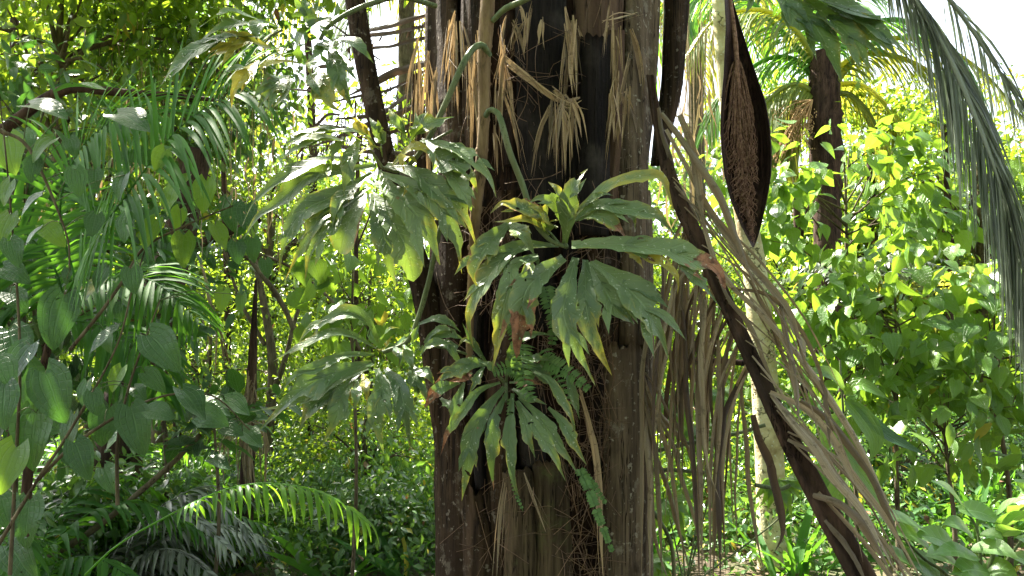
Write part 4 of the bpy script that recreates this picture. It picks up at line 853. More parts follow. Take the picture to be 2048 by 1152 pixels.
# ================================================================== UNDERSTORY PALMS ON THE LEFT
up_ = empty('understory_palm', P(60, 1000, 3.8), 'understory palm with broad arching feather fronds, left side behind the heart-shaped leaves', 'palm tree')
mb = MB(); tube(mb, [P(40, 1250, 3.9), P(60, 900, 3.85), P(100, 680, 3.8), P(140, 580, 3.8)], [.03, .022, .014], 8, n=20); mb.build('trunk', M['bark_dark'], up_)
px_frond([(135, 585, 3.4), (195, 470, 3.2), (243, 405, 3.1), (345, 270, 3.0), (440, 198, 2.95), (505, 172, 2.95)], 'frond', None, 'palm_dark', 46, .52, .0115, parent=up_, droop=.55, ang=(78, 78), up=.15, rr=.006, rows=8, nrm=Vector((0, -.9, .75)), tip_scale=.7, t0=.12)
px_frond([(130, 600, 3.9), (100, 520, 3.9), (20, 440, 3.85), (-60, 400, 3.8)], 'frond', None, 'palm_dark', 24, .5, .018, parent=up_, droop=.8, ang=70, up=.2, rr=.006, rows=7, nrm=Vector((0, -.9, .75)))
px_frond([(150, 560, 3.6), (120, 420, 3.6), (160, 300, 3.5), (250, 230, 3.4), (340, 230, 3.4)], 'frond', None, 'palm_dark', 36, .5, .012, parent=up_, droop=.7, ang=70, up=.15, rr=.006, rows=7, nrm=Vector((0, -.9, .75)))
px_frond([(130, 600, 3.7), (210, 560, 3.7), (300, 560, 3.6), (400, 640, 3.5)], 'frond', None, 'palm_dark', 24, .42, .012, parent=up_, droop=.8, ang=60, up=.2, rr=.005, rows=7, nrm=Vector((0, -.6, .9)))
px_frond([(120, 620, 4.0), (60, 600, 4.0), (-20, 640, 3.9), (-90, 740, 3.8)], 'frond', None, 'palm_dark', 20, .42, .018, parent=up_, droop=.7, ang=60, up=.2, rr=.005, rows=7, nrm=Vector((0, -.6, .9)))
px_frond([(120, 640, 4.1), (190, 650, 4.1), (280, 700, 4.0), (330, 800, 4.0)], 'frond', None, 'palm_dark', 22, .42, .016, parent=up_, droop=.8, ang=60, up=.2, rr=.005, rows=7, nrm=Vector((0, -.6, .9)))
M['palm_sun_tint'] = leaf_mat('leaflet_sun_tint', (0.05, 0.15, 0.025), (0.08, 0.2, 0.03), (0.42, 0.8, 0.04), rough=0.36, tf=0.48, veins=0, bump=0.2)  # sunlight on the leaflets put into a brighter, more translucent leaf colour
bright = empty('sunlit_palm_frond', P(230, 1120, 3.6), 'arching palm frond low on the left with sunlit translucent bright green leaflets', 'palm frond')
px_frond([(170, 1150, 3.7), (235, 1090, 3.65), (330, 1035, 3.6), (420, 990, 3.5), (500, 968, 3.45), (590, 972, 3.4), (670, 998, 3.35), (738, 1048, 3.3)], 'leaflets', None, 'palm_sun_tint', 21, .20, .0125, parent=bright, droop=1.4, ang=62, up=.12, rr=.005, rows=7, nrm=Vector((0, -.15, 1)), t0=.38, tip_scale=.75, fold=.4, jitter=.06)
def clump_palm(loc, n_, L, ll, lw, name, label, mat='palm', cat='palm tree', nl=26, h=.6, group=None):
    root = empty(name, loc, label, cat, group); loc = Vector(loc)
    for k in range(n_):
        a = random.uniform(0, 6.28); d = Vector((math.cos(a), math.sin(a), 0)); e = random.uniform(.5, 1.2) * h
        mb = MB(); frond(mb, mb, [loc, loc + d * L * .25 + Vector((0, 0, L * .6 * e)), loc + d * L * .6 + Vector((0, 0, L * .8 * e)), loc + d * L + Vector((0, 0, L * .55 * e))], nl, ll, lw, droop=.8, ang=58, rr=.006, rows=5, up=.1)
        mb.build('frond', M[mat], root)
    return root
def G(px, Y, z=0.0): q = P(px, 576, Y); return Vector((q.x, Y, z))
clump_palm(G(120, 5.2), 12, 1.4, .32, .016, 'understory_palm', 'low clumping palm with grey-green feather fronds at the bottom left corner', 'palm', h=.7)
clump_palm(G(230, 4.9), 13, 1.0, .26, .015, 'understory_palm', 'dull green palm seedling with drooping leaflets left of the sunlit frond', 'palm_grey', h=.8)
clump_palm(G(30, 4.4), 12, 1.1, .3, .018, 'understory_palm', 'shaded palm seedling under the heart leaves at the extreme bottom left', 'palm_dark', h=.9)
clump_palm(G(330, 6.4), 11, 1.2, .26, .013, 'understory_palm', 'small clumping palm left of the sunlit frond, near the foot of the dark trunk', 'palm', h=.8)
clump_palm(G(610, 7.4), 11, 1.3, .3, .014, 'understory_palm', 'dark feathery palm seedling low between the sunlit frond and the big trunk', 'palm', h=.7)
clump_palm(G(1890, 8.2), 12, 1.9, .4, .018, 'understory_palm', 'feathery palm low in the shade at the right, behind the broad pale leaves', 'palm', h=.6)
clump_palm(G(1870, 7.2, 1.9), 14, .9, .12, .02, 'crown_fern', 'bright rosette of fern-like fronds high in the right-hand shrubs', 'palm_yellow', 'fern', nl=22, h=.6)
clump_palm(G(1715, 7.4, 2.0), 12, .8, .12, .02, 'crown_fern', 'pale shining rosette fern among the shrubs, left of the brighter one', 'palm_grey', 'fern', nl=22, h=.6)

# ================================================================== HEART-LEAVED CLIMBER ON THE LEFT
hc = empty('heart_leaf_climber', P(140, 1152, 3.0), 'climber with many big heart-shaped dark green leaves along the left edge of the picture', 'climber')
HL = [(15, 275, 95, 70, 1), (60, 210, 105, 15, 0), (190, 178, 85, 175, 0), (235, 228, 115, 20, 0), (105, 280, 75, 120, 1), (140, 278, 50, 60, 0), (70, 320, 60, 100, 0), (20, 365, 62, 110, 1), (375, 352, 48, 110, 1), (413, 362, 78, 88, 1), (348, 375, 60, 100, 1),
      (192, 430, 62, 95, 0), (255, 430, 56, 95, 0), (312, 440, 76, 115, 1), (360, 418, 56, 90, 1), (367, 470, 66, 88, 1), (430, 450, 60, 60, 1), (472, 485, 60, 75, 0), (492, 410, 62, 88, 0), (505, 478, 52, 80, 0), (135, 537, 42, 92, 0), (215, 535, 60, 110, 0), (262, 538, 62, 75, 0),
      (128, 590, 112, 92, 0), (20, 585, 75, 40, 0), (18, 660, 112, 55, 0), (235, 660, 75, 130, 0), (300, 670, 100, 45, 0), (45, 735, 110, 80, 0), (90, 745, 110, 60, 0), (175, 765, 60, 85, 0), (290, 745, 70, 30, 0), (448, 580, 50, 95, 1), (484, 590, 48, 85, 1), (10, 770, 100, 75, 0),
      (72, 825, 112, 88, 0), (148, 830, 75, 100, 0), (32, 895, 118, 92, 1), (215, 818, 82, 95, 0), (262, 815, 100, 68, 0), (150, 885, 95, 62, 0), (185, 785, 62, 70, 0), (365, 780, 95, 40, 0), (410, 800, 72, 25, 0), (450, 800, 70, 20, 0), (398, 830, 70, 10, 0), (445, 855, 62, 15, 0), (485, 862, 62, 28, 0), (420, 918, 52, 10, 0), (300, 820, 60, 20, 0),
      (-5, 720, 90, 50, 0), (60, 690, 80, 110, 0), (20, 480, 80, 60, 0), (80, 460, 60, 120, 0), (8, 535, 70, 20, 0), (0, 990, 90, 60, 0), (60, 1000, 90, 80, 0), (15, 1090, 100, 40, 0), (250, 350, 60, 100, 0), (190, 340, 56, 80, 0), (530, 520, 50, 80, 0), (150, 340, 60, 70, 0), (20, 430, 70, 90, 1),
      (500, 440, 46, 70, 1), (455, 395, 50, 100, 0), (330, 300, 50, 110, 1), (280, 300, 46, 60, 0)]
mb = MB()
STEMS = [[(-40, 1152), (75, 960), (138, 865), (230, 700), (262, 590), (290, 500)], [(235, 1010), (236, 880), (262, 760), (320, 600)], [(20, 1150), (30, 950), (40, 700), (20, 400), (0, 200)], [(140, 700), (205, 620), (250, 555), (295, 490), (420, 430), (500, 400)], [(0, 260), (60, 300), (130, 460), (140, 540)], [(75, 960), (160, 880), (300, 800), (420, 790), (500, 860)]]
for s in STEMS:
    Ys = random.uniform(2.95, 3.15); tube(mb, [P(x, y, Ys) for x, y in s], [.0075, .006, .004, .0025], 6, n=30, rough=.05)
mb.build('stem', M['twig'], hc)
stp = [P(x, y, 3.05) for s in STEMS for x, y in [tuple(q) for q in catmull([Vector((a, b, 0)) for a, b in s], 24)] for x, y in [(x, y)]] if False else []
for s in STEMS:
    for q in catmull([Vector((a, b, 0)) for a, b in s], 24): stp.append(P(q.x, q.y, 3.05))
def heart(px, py, L, ang, br, Y, parent, tilt=None, mats=('heart_dark', 'heart_bright'), petiole=True, wk=.40):
    a = R(ang + random.uniform(-8, 8)); mb = MB(); k = L * PX(Y)
    d = Vector((math.cos(a), random.uniform(-.45, -.1), -math.sin(a))).normalized()
    p0 = P(px, py, Y); g = random.uniform(.15, .4)
    pts = [p0, p0 + d * k * .3 + Vector((0, 0, .03 * k)), p0 + d * k * .65 + Vector((0, 0, -.03 * k)), p0 + d * k + Vector((0, .12 * k, -g * .4 * k))]
    nv = Vector((random.uniform(-.5, .5), -1, (random.uniform(.15, 1.3) if random.random() < .7 else random.uniform(1.5, 3)) if tilt is None else tilt))
    tnt = random.random() < .02
    ribbon(mb, pts, k * wk * random.uniform(.9, 1.1), nv, prof_heart, n=13, cols=7, fold=random.uniform(.1, .3), wave=.07, cord=.55, tint=(lambda u, v: (.5, 0, 0)) if tnt else None)
    lf = mb.build('leaf', M[mats[1] if br else mats[0]], parent)
    if petiole and stp:
        best = min(stp, key=lambda q: (q - p0).length)
        if (best - p0).length < .35:
            pb = MB(); tube(pb, [p0, p0.lerp(best, .5) + Vector((0, 0, .02)), best], [.0016, .002], 4, n=6); pb.build('leaf_stalk', M['stem'], lf)
for px, py, L, ang, br in HL: heart(px, py, L * random.uniform(.72, .98), ang, br, random.uniform(2.85, 3.2), hc)
for k in range(16):
    q = random.choice(STEMS[:5]); i = random.randrange(len(q) - 1); t = random.random(); x = q[i][0] + (q[i + 1][0] - q[i][0]) * t + random.uniform(-50, 50); y = q[i][1] + (q[i + 1][1] - q[i][1]) * t + random.uniform(-40, 40)
    heart(x, y, random.uniform(32, 66), random.uniform(30, 150), random.random() < .2, random.uniform(3.1, 3.5), hc)

# brown arching branch and trunks on the left
o_ = []
def branch(name, pts, rad, mat, label, cat, n=30, rough=.08, sides=10):
    mb = MB(); r3 = [P(*p) for p in pts]; tube(mb, r3, rad, sides, n=n, rough=rough); o = mb.build(name, M[mat]); tag(o, label, cat); return o
branch('arching_branch', [(-60, 300, 3.9), (20, 250, 3.9), (90, 198, 3.9), (150, 176, 3.9), (230, 184, 3.9), (330, 190, 4.0), (430, 200, 4.1)], [.03, .028, .024, .018, .010], 'bark_dark', 'brown branch arching across the upper left above the palm frond', 'branch')
def woodtree(name, label, trunk, rad, limbs, mat, crown=None):
    root = empty(name, P(*trunk[-1]), label, 'tree'); mb = MB(); tube(mb, [P(*p) for p in trunk], rad, 14, n=50, rough=.07); t = mb.build('trunk', M[mat], root)
    for l_, r_ in limbs:
        mb = MB(); tube(mb, [P(*p) for p in l_], r_, 8, n=24, rough=.06); mb.build('limb', M[mat], root)
    if crown:
        c, radii, nc, per, cr, kind, size, m_ = crown; cs_, pos, off = clusters(c, radii, nc, per, cr)
        leaf_cloud('crown', kind, pos, scatter_dirs(len(pos), off, .5), up_normals(len(pos)), rng.uniform(.6, 1.3, len(pos)) * size, M[m_], root, .03)
    return root
def C3(px, py, Y): q = P(px, py, Y); return (q.x, q.y, q.z)
woodtree('dark_trunked_tree', 'broad dark rough trunk leaning behind the left palm fronds', [(400, 300, 6.2), (345, 520, 6.2), (290, 680, 6.1), (245, 840, 6.0), (225, 1000, 6.0), (205, 1180, 6.0)], [.09, .12, .16, .17, .18, .2], [([(345, 520, 6.2), (420, 480, 6.1), (520, 440, 6.0)], [.05, .02])], 'bark_dark',
         (C3(230, -260, 6.0), (2.6, 1.8, .9), 130, 60, .25, 'oval', .14, 'fine'))  # crown out of view, enlarged to shade the left foreground
woodtree('forked_sapling', 'slender forked sapling in the bright thicket left of the low climber leaf', [(500, 480, 7.2), (530, 620, 7.2), (545, 740, 7.2), (535, 900, 7.2), (530, 1152, 7.2)], [.02, .035, .045, .05, .055],
         [([(540, 800, 7.2), (570, 720, 7.1), (590, 640, 7.1), (620, 560, 7.2)], [.03, .02, .012]), ([(500, 520, 5.2), (560, 600, 5.2), (600, 690, 5.2)], [.014, .018, .014]), ([(530, 690, 7.2), (480, 600, 7.3), (450, 500, 7.3)], [.02, .012])], 'twig')
branch('fallen_stick', [(500, 500, 5.0), (590, 540, 5.0), (680, 620, 5.0), (720, 700, 5.0)], [.010, .008], 'twig', 'thin straight grey stick slanting down behind the low climber leaf', 'stick')
branch('fallen_stick', [(90, 1120, 4.6), (200, 1050, 4.6), (330, 940, 4.6), (400, 870, 4.6)], [.02, .014], 'twig', 'pale stick slanting up from the bottom left undergrowth', 'stick')
branch('broken_stick', [(1285, 690, 3.2), (1380, 718, 3.2), (1440, 722, 3.2), (1532, 730, 3.2)], [.005, .010, .012, .014], 'bark_dark', 'short dark broken stick lying crosswise behind the dead frond stalk', 'stick')
dt = woodtree('brown_stemmed_palm', 'brown stem with a skirt of limp dead fronds above the sunlit frond', [(512, 560, 5.6), (506, 700, 5.6), (497, 900, 5.6), (490, 1030, 5.6), (478, 1180, 5.6)], [.008, .03, .045, .055, .06], [], 'bark_dark')
for k in range(26):
    x = random.gauss(497, 22); pts = [(505 + random.uniform(-8, 8), random.uniform(740, 850)), (x, random.uniform(860, 910)), (x + random.gauss(0, 12), random.uniform(900, 1040))]
    leaflet(pts, random.uniform(3, 7), 5.5, 5.45, mat='dead', parent=dt)
hv = empty('hanging_dead_vine', P(405, 500, 4.6), 'thin dead vine with a shaggy brown tail dangling in the left thicket', 'vine')
for pts, w_ in [([(403, 530), (410, 570), (425, 620), (435, 660)], 9), ([(425, 610), (440, 680), (452, 740)], 8), ([(430, 640), (432, 700), (428, 770)], 6), ([(440, 660), (458, 720), (470, 760)], 5), ([(400, 420), (404, 480), (403, 540)], 4)]: leaflet(pts, w_, 4.6, 4.6, mat='dead', parent=hv)

# ================================================================== BROAD PALE PLANT BOTTOM RIGHT
M['pale_leaf'] = leaf_mat('pale_broad_leaf', (0.08, 0.19, 0.05), (0.19, 0.32, 0.13), (0.36, 0.62, 0.06), rough=0.3, tf=0.36, veins=7, bump=0.5)  # pale leaf colour lightened further to stand in for strong sun
bpz = empty('broad_leaf_shrub', P(1950, 1300, 2.9), 'low shrub with broad smooth pale green leaves on upright stems at the bottom right corner', 'shrub')
mb = MB()
for s in ([(1965, 1300), (1962, 1152), (1955, 1060), (1932, 1025)], [(1962, 1200), (1990, 1100), (2035, 1020), (2060, 980)], [(1962, 1250), (2010, 1130), (2060, 1060)], [(1965, 1300), (1900, 1160), (1850, 1120), (1810, 1080)]): tube(mb, [P(x, y, 2.9) for x, y in s], [.009, .007, .004], 8, n=16)
mb.build('stem', M['stem'], bpz)
stp = []
for (x0, y0, x1, y1, w_, br) in [(1934, 1023, 1862, 960, 30, 1), (1917, 1019, 2012, 1052, 34, 1), (1946, 1073, 1884, 1048, 34, 1), (1944, 1095, 2042, 1120, 34, 1), (1956, 1115, 1862, 1110, 30, 0), (1914, 1099, 1825, 1072, 44, 0), (1922, 1136, 1850, 1112, 46, 1), (2040, 1025, 2045, 965, 62, 1), (1998, 1072, 2060, 1068, 30, 1),
    (1846, 1060, 1755, 1035, 36, 0), (1860, 1096, 1785, 1066, 50, 1), (2000, 1060, 2080, 1020, 40, 1), (1990, 1030, 2060, 1000, 20, 1), (1990, 1150, 1900, 1150, 50, 1), (2010, 1110, 2070, 1140, 44, 0), (1880, 1150, 1790, 1120, 50, 1), (1960, 1070, 2010, 1090, 30, 0), (1840, 1140, 1760, 1110, 44, 1), (2030, 1075, 2070, 1100, 30, 0), (1965, 1150, 2040, 1160, 50, 1)]:
    mb = MB(); a = P(x0, y0, 2.9); b = P(x1, y1, 2.9 - random.uniform(.02, .2)); m_ = a.lerp(b, .5) + Vector((0, 0, .018))
    ribbon(mb, [a, m_, b], w_ * .68 * PX(2.9), Vector((random.uniform(-.3, .3), -.8, 1.0)), lambda v: math.sin(math.pi * min(1, v + .04) ** .8) * .98 + .02 * (v < .99), n=12, cols=5, fold=.18, wave=.05); mb.build('leaf', M['pale_leaf'], bpz)
# sharp drooping leaves behind the dead frond
dr = empty('drooping_leaf_shrub', P(1700, 1200, 3.4), 'shrub with long pointed drooping leaves directly behind the dead frond, lower right', 'shrub')
mb = MB(); tube(mb, [P(1700, 1250, 3.6), P(1690, 900, 3.6), P(1680, 720, 3.6)], [.012, .008, .004], 7, n=20); mb.build('stem', M['stem'], dr)
for pts, w_ in [([(1690, 800), (1720, 830), (1750, 880), (1740, 925)], 46), ([(1700, 800), (1760, 860), (1810, 890), (1862, 915)], 34), ([(1690, 830), (1660, 860), (1640, 920)], 40), ([(1690, 780), (1660, 750), (1610, 740)], 40), ([(1690, 790), (1720, 770), (1780, 800)], 36), ([(1690, 850), (1700, 900), (1760, 960)], 40), ([(1690, 900), (1640, 960), (1630, 1030)], 40), ([(1695, 950), (1660, 1000), (1660, 1080)], 44), ([(1690, 900), (1760, 1000), (1790, 1040)], 34)]:
    mb = MB(); ribbon(mb, [P(x, y, 3.55 - .04 * i) for i, (x, y) in enumerate(pts)], w_ * .5 * PX(3.5), Vector((random.uniform(-.3, .3), -.9, .8)), lambda v: math.sin(math.pi * min(1, v + .03) ** .8), n=12, cols=5, fold=.25); mb.build('leaf', M['heart_bright' if random.random() < .6 else 'heart_dark'], dr)
# lobed bright leaves low behind the trunk right
bl = empty('young_philodendron', P(1370, 1150, 3.6), 'bright green lobed leaves growing low behind the hanging dead leaflets', 'climber')
for (cx, cy, sc) in [(1340, 790, 1.0), (1400, 850, .8), (1330, 1000, .9), (1560, 960, .8), (1440, 780, .7), (1290, 1120, .9)]:
    lb = []
    for a in range(-160, 10, 24):
        a_ = R(-a + random.uniform(-8, 8)); L = random.uniform(60, 95) * sc; lb.append(([(cx, cy), (cx + math.cos(a_) * L * .5, cy + math.sin(a_) * L * .45), (cx + math.cos(a_) * L, cy + math.sin(a_) * L + 12)], 26 * sc, dict(notch=False, y=0, yt=.1)))
    lobed_leaf(lb, (1, 0, 0), 3.7, 'heart_bright', parent=bl, petiole=[(cx, cy, 3.7), (cx + 15, cy + 60, 3.72), (1370, 1180, 3.8)], pr=(.004, .005))

# ================================================================== SHRUBS AND TREES OF THE THICKET
# right side, bright heart-leaved shrubs
W_ = woody_plant
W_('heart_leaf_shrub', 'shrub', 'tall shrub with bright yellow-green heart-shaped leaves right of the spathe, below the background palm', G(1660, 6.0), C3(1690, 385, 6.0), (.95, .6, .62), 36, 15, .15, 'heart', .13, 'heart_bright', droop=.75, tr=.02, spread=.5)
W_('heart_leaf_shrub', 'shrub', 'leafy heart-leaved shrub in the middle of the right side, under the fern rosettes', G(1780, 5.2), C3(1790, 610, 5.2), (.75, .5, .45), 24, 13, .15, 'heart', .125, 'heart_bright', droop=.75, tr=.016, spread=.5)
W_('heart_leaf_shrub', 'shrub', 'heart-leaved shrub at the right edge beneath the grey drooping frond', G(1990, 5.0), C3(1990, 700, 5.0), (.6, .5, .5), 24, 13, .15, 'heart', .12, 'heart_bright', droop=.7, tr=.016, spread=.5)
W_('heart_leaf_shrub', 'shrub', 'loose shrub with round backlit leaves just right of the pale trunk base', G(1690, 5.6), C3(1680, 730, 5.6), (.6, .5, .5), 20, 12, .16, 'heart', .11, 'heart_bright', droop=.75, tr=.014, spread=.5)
W_('oval_leaf_shrub', 'shrub', 'shrub with long oval glossy leaves in the lower right shade', G(1880, 4.9), C3(1890, 840, 4.9), (.5, .45, .32), 18, 10, .14, 'oval', .15, 'heart_bright', droop=.5, tr=.014)
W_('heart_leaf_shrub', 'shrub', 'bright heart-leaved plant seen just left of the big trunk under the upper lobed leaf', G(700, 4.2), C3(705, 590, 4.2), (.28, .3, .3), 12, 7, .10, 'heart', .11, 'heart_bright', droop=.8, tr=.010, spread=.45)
# trees right and centre behind
W_('small_leaf_tree', 'tree', 'fine-leaved tree behind the heart-leaved shrubs on the far right', G(1960, 10.5), C3(1960, 430, 10.5), (1.9, 1.4, 1.5), 110, 60, .24, 'oval', .13, 'fine', tr=.09, limbs=24)
W_('small_leaf_tree', 'tree', 'fine-leaved tree filling the gap between background palm and spathe', G(1700, 11.5), C3(1700, 520, 11.5), (2.0, 1.3, 1.3), 110, 60, .24, 'oval', .13, 'fine', tr=.09, limbs=24)
W_('small_leaf_tree', 'tree', 'fine-leaved tree showing between the big trunk and the pale slim trunk', G(1420, 9.0), C3(1410, 640, 9.0), (1.1, 1.0, 1.1), 70, 55, .2, 'small', .085, 'fine', tr=.06, limbs=20)
W_('small_leaf_shrub', 'shrub', 'dense dark shrub low on the right behind the broad pale plant', G(1800, 7.5), C3(1800, 900, 7.5), (1.6, 1.0, .6), 90, 60, .18, 'small', .075, 'fine_dark', tr=.03, limbs=20)
W_('small_leaf_shrub', 'shrub', 'low leafy shrub behind the hanging dead leaflets right of the trunk', G(1400, 6.8), C3(1400, 930, 6.8), (.9, .8, .7), 60, 55, .17, 'small', .07, 'fine', tr=.03, limbs=16)
# left and centre
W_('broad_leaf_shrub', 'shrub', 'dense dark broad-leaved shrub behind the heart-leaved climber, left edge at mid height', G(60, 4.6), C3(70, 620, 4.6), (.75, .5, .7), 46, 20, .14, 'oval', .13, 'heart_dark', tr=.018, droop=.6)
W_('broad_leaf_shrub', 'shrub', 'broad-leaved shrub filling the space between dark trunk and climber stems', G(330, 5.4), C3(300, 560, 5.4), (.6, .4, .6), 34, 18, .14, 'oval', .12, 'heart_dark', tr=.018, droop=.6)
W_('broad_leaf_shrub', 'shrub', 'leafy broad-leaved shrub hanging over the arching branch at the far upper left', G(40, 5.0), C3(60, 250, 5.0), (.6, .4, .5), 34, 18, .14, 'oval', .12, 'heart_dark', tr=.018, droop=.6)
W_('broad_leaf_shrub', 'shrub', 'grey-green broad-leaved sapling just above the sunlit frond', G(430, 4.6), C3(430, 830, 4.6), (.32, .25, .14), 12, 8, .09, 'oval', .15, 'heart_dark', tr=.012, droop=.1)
W_('small_leaf_tree', 'tree', 'leafy tree filling the top left corner with oval backlit leaves', G(60, 6.6), C3(120, 60, 6.6), (1.35, 1.0, .95), 90, 40, .2, 'oval', .12, 'fine', tr=.06, limbs=22)
W_('small_leaf_tree', 'tree', 'darker leafy tree at the top left, right of the corner tree', G(330, 7.6), C3(380, 80, 7.6), (1.2, 1.0, 1.2), 100, 42, .2, 'oval', .11, 'fine_dark', tr=.06, limbs=22)
W_('small_leaf_tree', 'tree', 'tall tree in the background of the left side, behind the palm frond', G(200, 11), C3(180, 300, 11), (2.6, 1.5, 2.2), 190, 60, .28, 'oval', .15, 'fine', tr=.1, limbs=30)
W_('small_leaf_tree', 'tree', 'fine bright thicket tree left of the upper lobed leaf', G(540, 10.5), C3(540, 480, 10.5), (1.7, 1.2, 1.2), 120, 60, .24, 'small', .09, 'fine', tr=.07, limbs=26)
W_('small_leaf_tree', 'tree', 'yellow-green fine-leaved tree between the upper and lower lobed leaves, left of the trunk', G(760, 9.5), C3(740, 620, 9.5), (1.0, 1.0, .9), 80, 60, .2, 'small', .08, 'fine', tr=.05, limbs=20)
W_('small_leaf_shrub', 'shrub', 'sparkling fine-leaved shrub in the lower left thicket beside the dark trunk', G(420, 8.0), C3(420, 700, 8.0), (1.3, 1.0, .9), 110, 60, .19, 'small', .065, 'fine', tr=.03, limbs=20)
W_('small_leaf_shrub', 'shrub', 'sparkling fine-leaved shrub left of the big trunk under the low climber leaf', G(720, 7.2), C3(730, 880, 7.2), (.9, .8, .65), 80, 60, .17, 'small', .06, 'fine', tr=.03, limbs=16)
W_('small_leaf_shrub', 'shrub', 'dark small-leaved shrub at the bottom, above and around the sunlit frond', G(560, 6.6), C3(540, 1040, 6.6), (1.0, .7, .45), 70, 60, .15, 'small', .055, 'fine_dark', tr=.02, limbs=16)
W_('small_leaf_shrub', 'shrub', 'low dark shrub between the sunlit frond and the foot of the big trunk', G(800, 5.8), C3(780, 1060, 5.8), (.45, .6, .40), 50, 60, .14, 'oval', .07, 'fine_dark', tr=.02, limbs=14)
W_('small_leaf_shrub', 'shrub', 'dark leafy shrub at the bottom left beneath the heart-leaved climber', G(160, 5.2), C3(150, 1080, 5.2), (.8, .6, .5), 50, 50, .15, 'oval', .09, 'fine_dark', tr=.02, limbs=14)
STK = [(350, 10.5, .05, 'thin dark trunk rising behind the arching left palm frond'), (455, 9.2, .035, 'slim dark stem in the thicket just left of the upper lobed leaf'), (625, 10.8, .06, 'dim dark trunk in the thicket behind the low lobed leaf'), (712, 8.8, .03, 'thin upright stem behind the bright heart leaves beside the big trunk'),
       (1600, 9.8, .05, 'thin dark trunk behind the leaves right of the pale trunk'), (1745, 10.2, .07, 'dim trunk among the shrubs below the background palm'), (1900, 9.6, .05, 'slender trunk in the shade near the right edge'), (20, 9.0, .06, 'dark trunk at the far left edge behind the heart leaves')]
for i, (px, Y, r_, lb) in enumerate(STK):
    tr = [(px + U(-25, 25), -150, Y), (px + U(-15, 15), 250, Y), (px, 600, Y), (px + U(-10, 10), 950, Y), (px + U(-10, 10), 1200, Y)]
    if i in (3, 4, 5, 6): tr = tr[1:]
    woodtree('slender_tree', lb, tr, [r_ * .7, r_, r_ * 1.2], [([(px, 500, Y), (px + U(-90, 90), 400, Y), (px + U(-160, 160), 300, Y)], [r_ * .4, r_ * .15]), ([(px, 700, Y), (px + U(-90, 90), 560, Y + .2), (px + U(-160, 160), 480, Y)], [r_ * .4, r_ * .15])], 'bark_dark',
             (C3(px, tr[0][1] - 20, Y), (1.0, .8, .5), 18, 40, .2, 'small', .1, 'fine'))
# masses of vegetation nobody could count
def mass(name, label, N, fx, kind, size, mat, droop=.4, cat='vegetation', clumpk=40, cr=.35, yellow=.03, spread=.8):
    nc = max(1, N // clumpk); cen = np.array([fx() for _ in range(nc)]); pos = np.repeat(cen, clumpk, axis=0); off = rng.normal(0, 1, pos.shape) * cr * np.array([1, 1, .5]); pos = pos + off
    pos = pos[pos[:, 2] > -.05]; off = off[:len(pos)]
    o = leaf_cloud(name, kind, pos, scatter_dirs(len(pos), off, droop, spread), up_normals(len(pos), .5), rng.uniform(.6, 1.3, len(pos)) * size, M[mat], None, yellow); tag(o, label, cat, kind='stuff'); return o
def top_h(x, Y):
    a = x / Y * FPX + 1024   # how high the far wood stands in each direction
    px = [-3000, 0, 420, 560, 700, 860, 1300, 1500, 1700, 1850, 2048, 5000]; el = [26, 25, 24, 17, 12, 12, 13, 17, 19, 17, 13, 14]
    return 1.6 + Y * math.tan(R(np.interp(a, px, el)))
def far():
    Y = U(15, 26); x = U(-1.0, 1.0) * Y * .95; return (x, Y, U(0, 1) ** .8 * top_h(x, Y))
mass('far_woodland', 'far mass of rainforest foliage closing off the view behind everything', 46000, far, 'oval', .26, 'far', clumpk=34, cr=.5)
def farlow():
    Y = U(14, 20); x = U(-1.0, 1.0) * Y * .9; return (x, Y, U(0, 4.6))
mass('far_thicket', 'deep shaded thicket in the distance behind the small glittering leaves', 30000, farlow, 'oval', .2, 'fine_dark', clumpk=34, cr=.4)
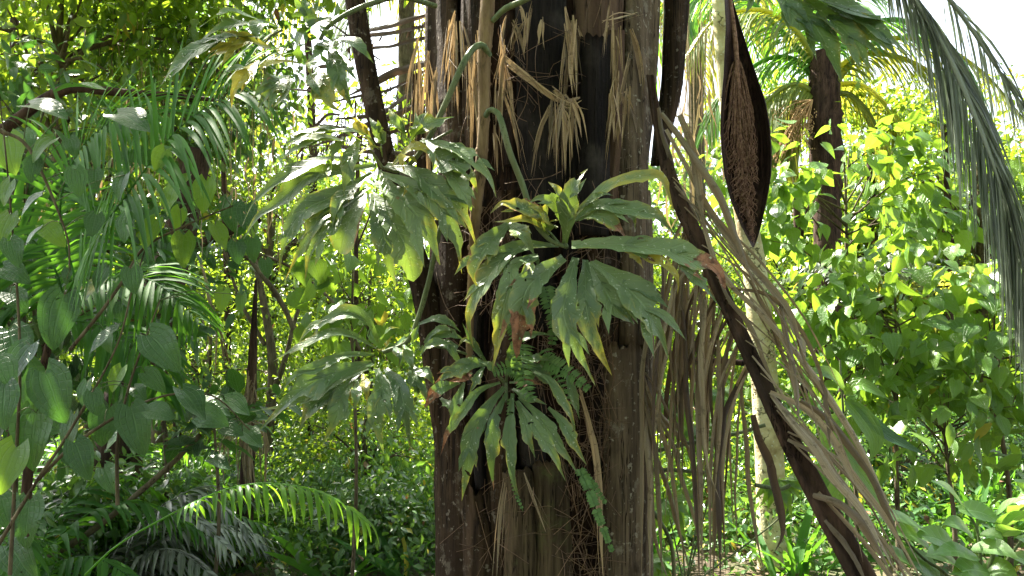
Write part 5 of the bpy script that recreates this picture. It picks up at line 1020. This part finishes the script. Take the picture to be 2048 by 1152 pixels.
def midw():
    Y = U(10, 15); x = U(-.95, .95) * Y; return (x, Y, U(0, 1) * min(top_h(x, Y) * .62, 3.6))
mass('middle_thicket', 'dense middle-distance thicket of small glittering leaves', 50000, midw, 'small', .125, 'fine', clumpk=40, cr=.28)
def und():
    Y = U(5.0, 11); x = U(-.9, .9) * Y; return (x, Y, abs(random.gauss(0, .35)) * (.6 + Y * .07))
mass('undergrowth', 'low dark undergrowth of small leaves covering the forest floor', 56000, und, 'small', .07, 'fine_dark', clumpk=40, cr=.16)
def gr_():
    Y = U(5, 9); x = U(-.9, .9) * Y; return (x, Y, U(0, .15))
mass('ground_blades', 'strap-like grassy leaves sprouting from the forest floor', 2400, gr_, 'blade', .45, 'palm_dark', clumpk=14, cr=.09, droop=-1.2, spread=.35)
# hanging strands top left and centre
mb = MB()
for k in range(260):
    sx = random.choice([(60, 330), (430, 600), (60, 330), (1320, 1440)]); px = U(*sx); Y = U(6.5, 10); y0 = U(-60, 120); L = U(120, 420)
    a = P(px, y0, Y); b = P(px + U(-12, 12), y0 + L, Y); tube(mb, [a, a.lerp(b, .5) + Vector((U(-.03, .03), 0, 0)), b], [.004, .003, .002], 3, n=6)
    if k % 2: ribbon(mb, [b, b + Vector((U(-.05, .05), 0, -.15)), b + Vector((U(-.08, .08), 0, -.35))], .012, Vector((U(-1, 1), -1, 0)), n=5)
tag(mb.build('hanging_strands', M['straw']), 'yellowish strands and aerial roots hanging in the upper background', 'vines', kind='stuff')

# unseen forest added behind and above the viewpoint to cut front sky light
def behind():
    Y = U(-16, -2.5); x = U(-16, 16); return (x, Y, U(0, 1) * (5 + .6 * abs(Y)))
mass('added_forest_behind', 'unseen foliage added behind the viewpoint to dim the front light', 19000, behind, 'oval', .34, 'far', clumpk=30, cr=.6)
def over_():
    a = U(0, 6.28); r_ = U(0, 1) ** .5 * 7; return (-1.5 + math.cos(a) * r_, 0.5 + math.sin(a) * r_ * .75, U(7.0, 9.5))
mass('shade_canopy', 'high canopy foliage added out of view above the trunk', 4500, over_, 'oval', .3, 'far', clumpk=26, cr=.45)
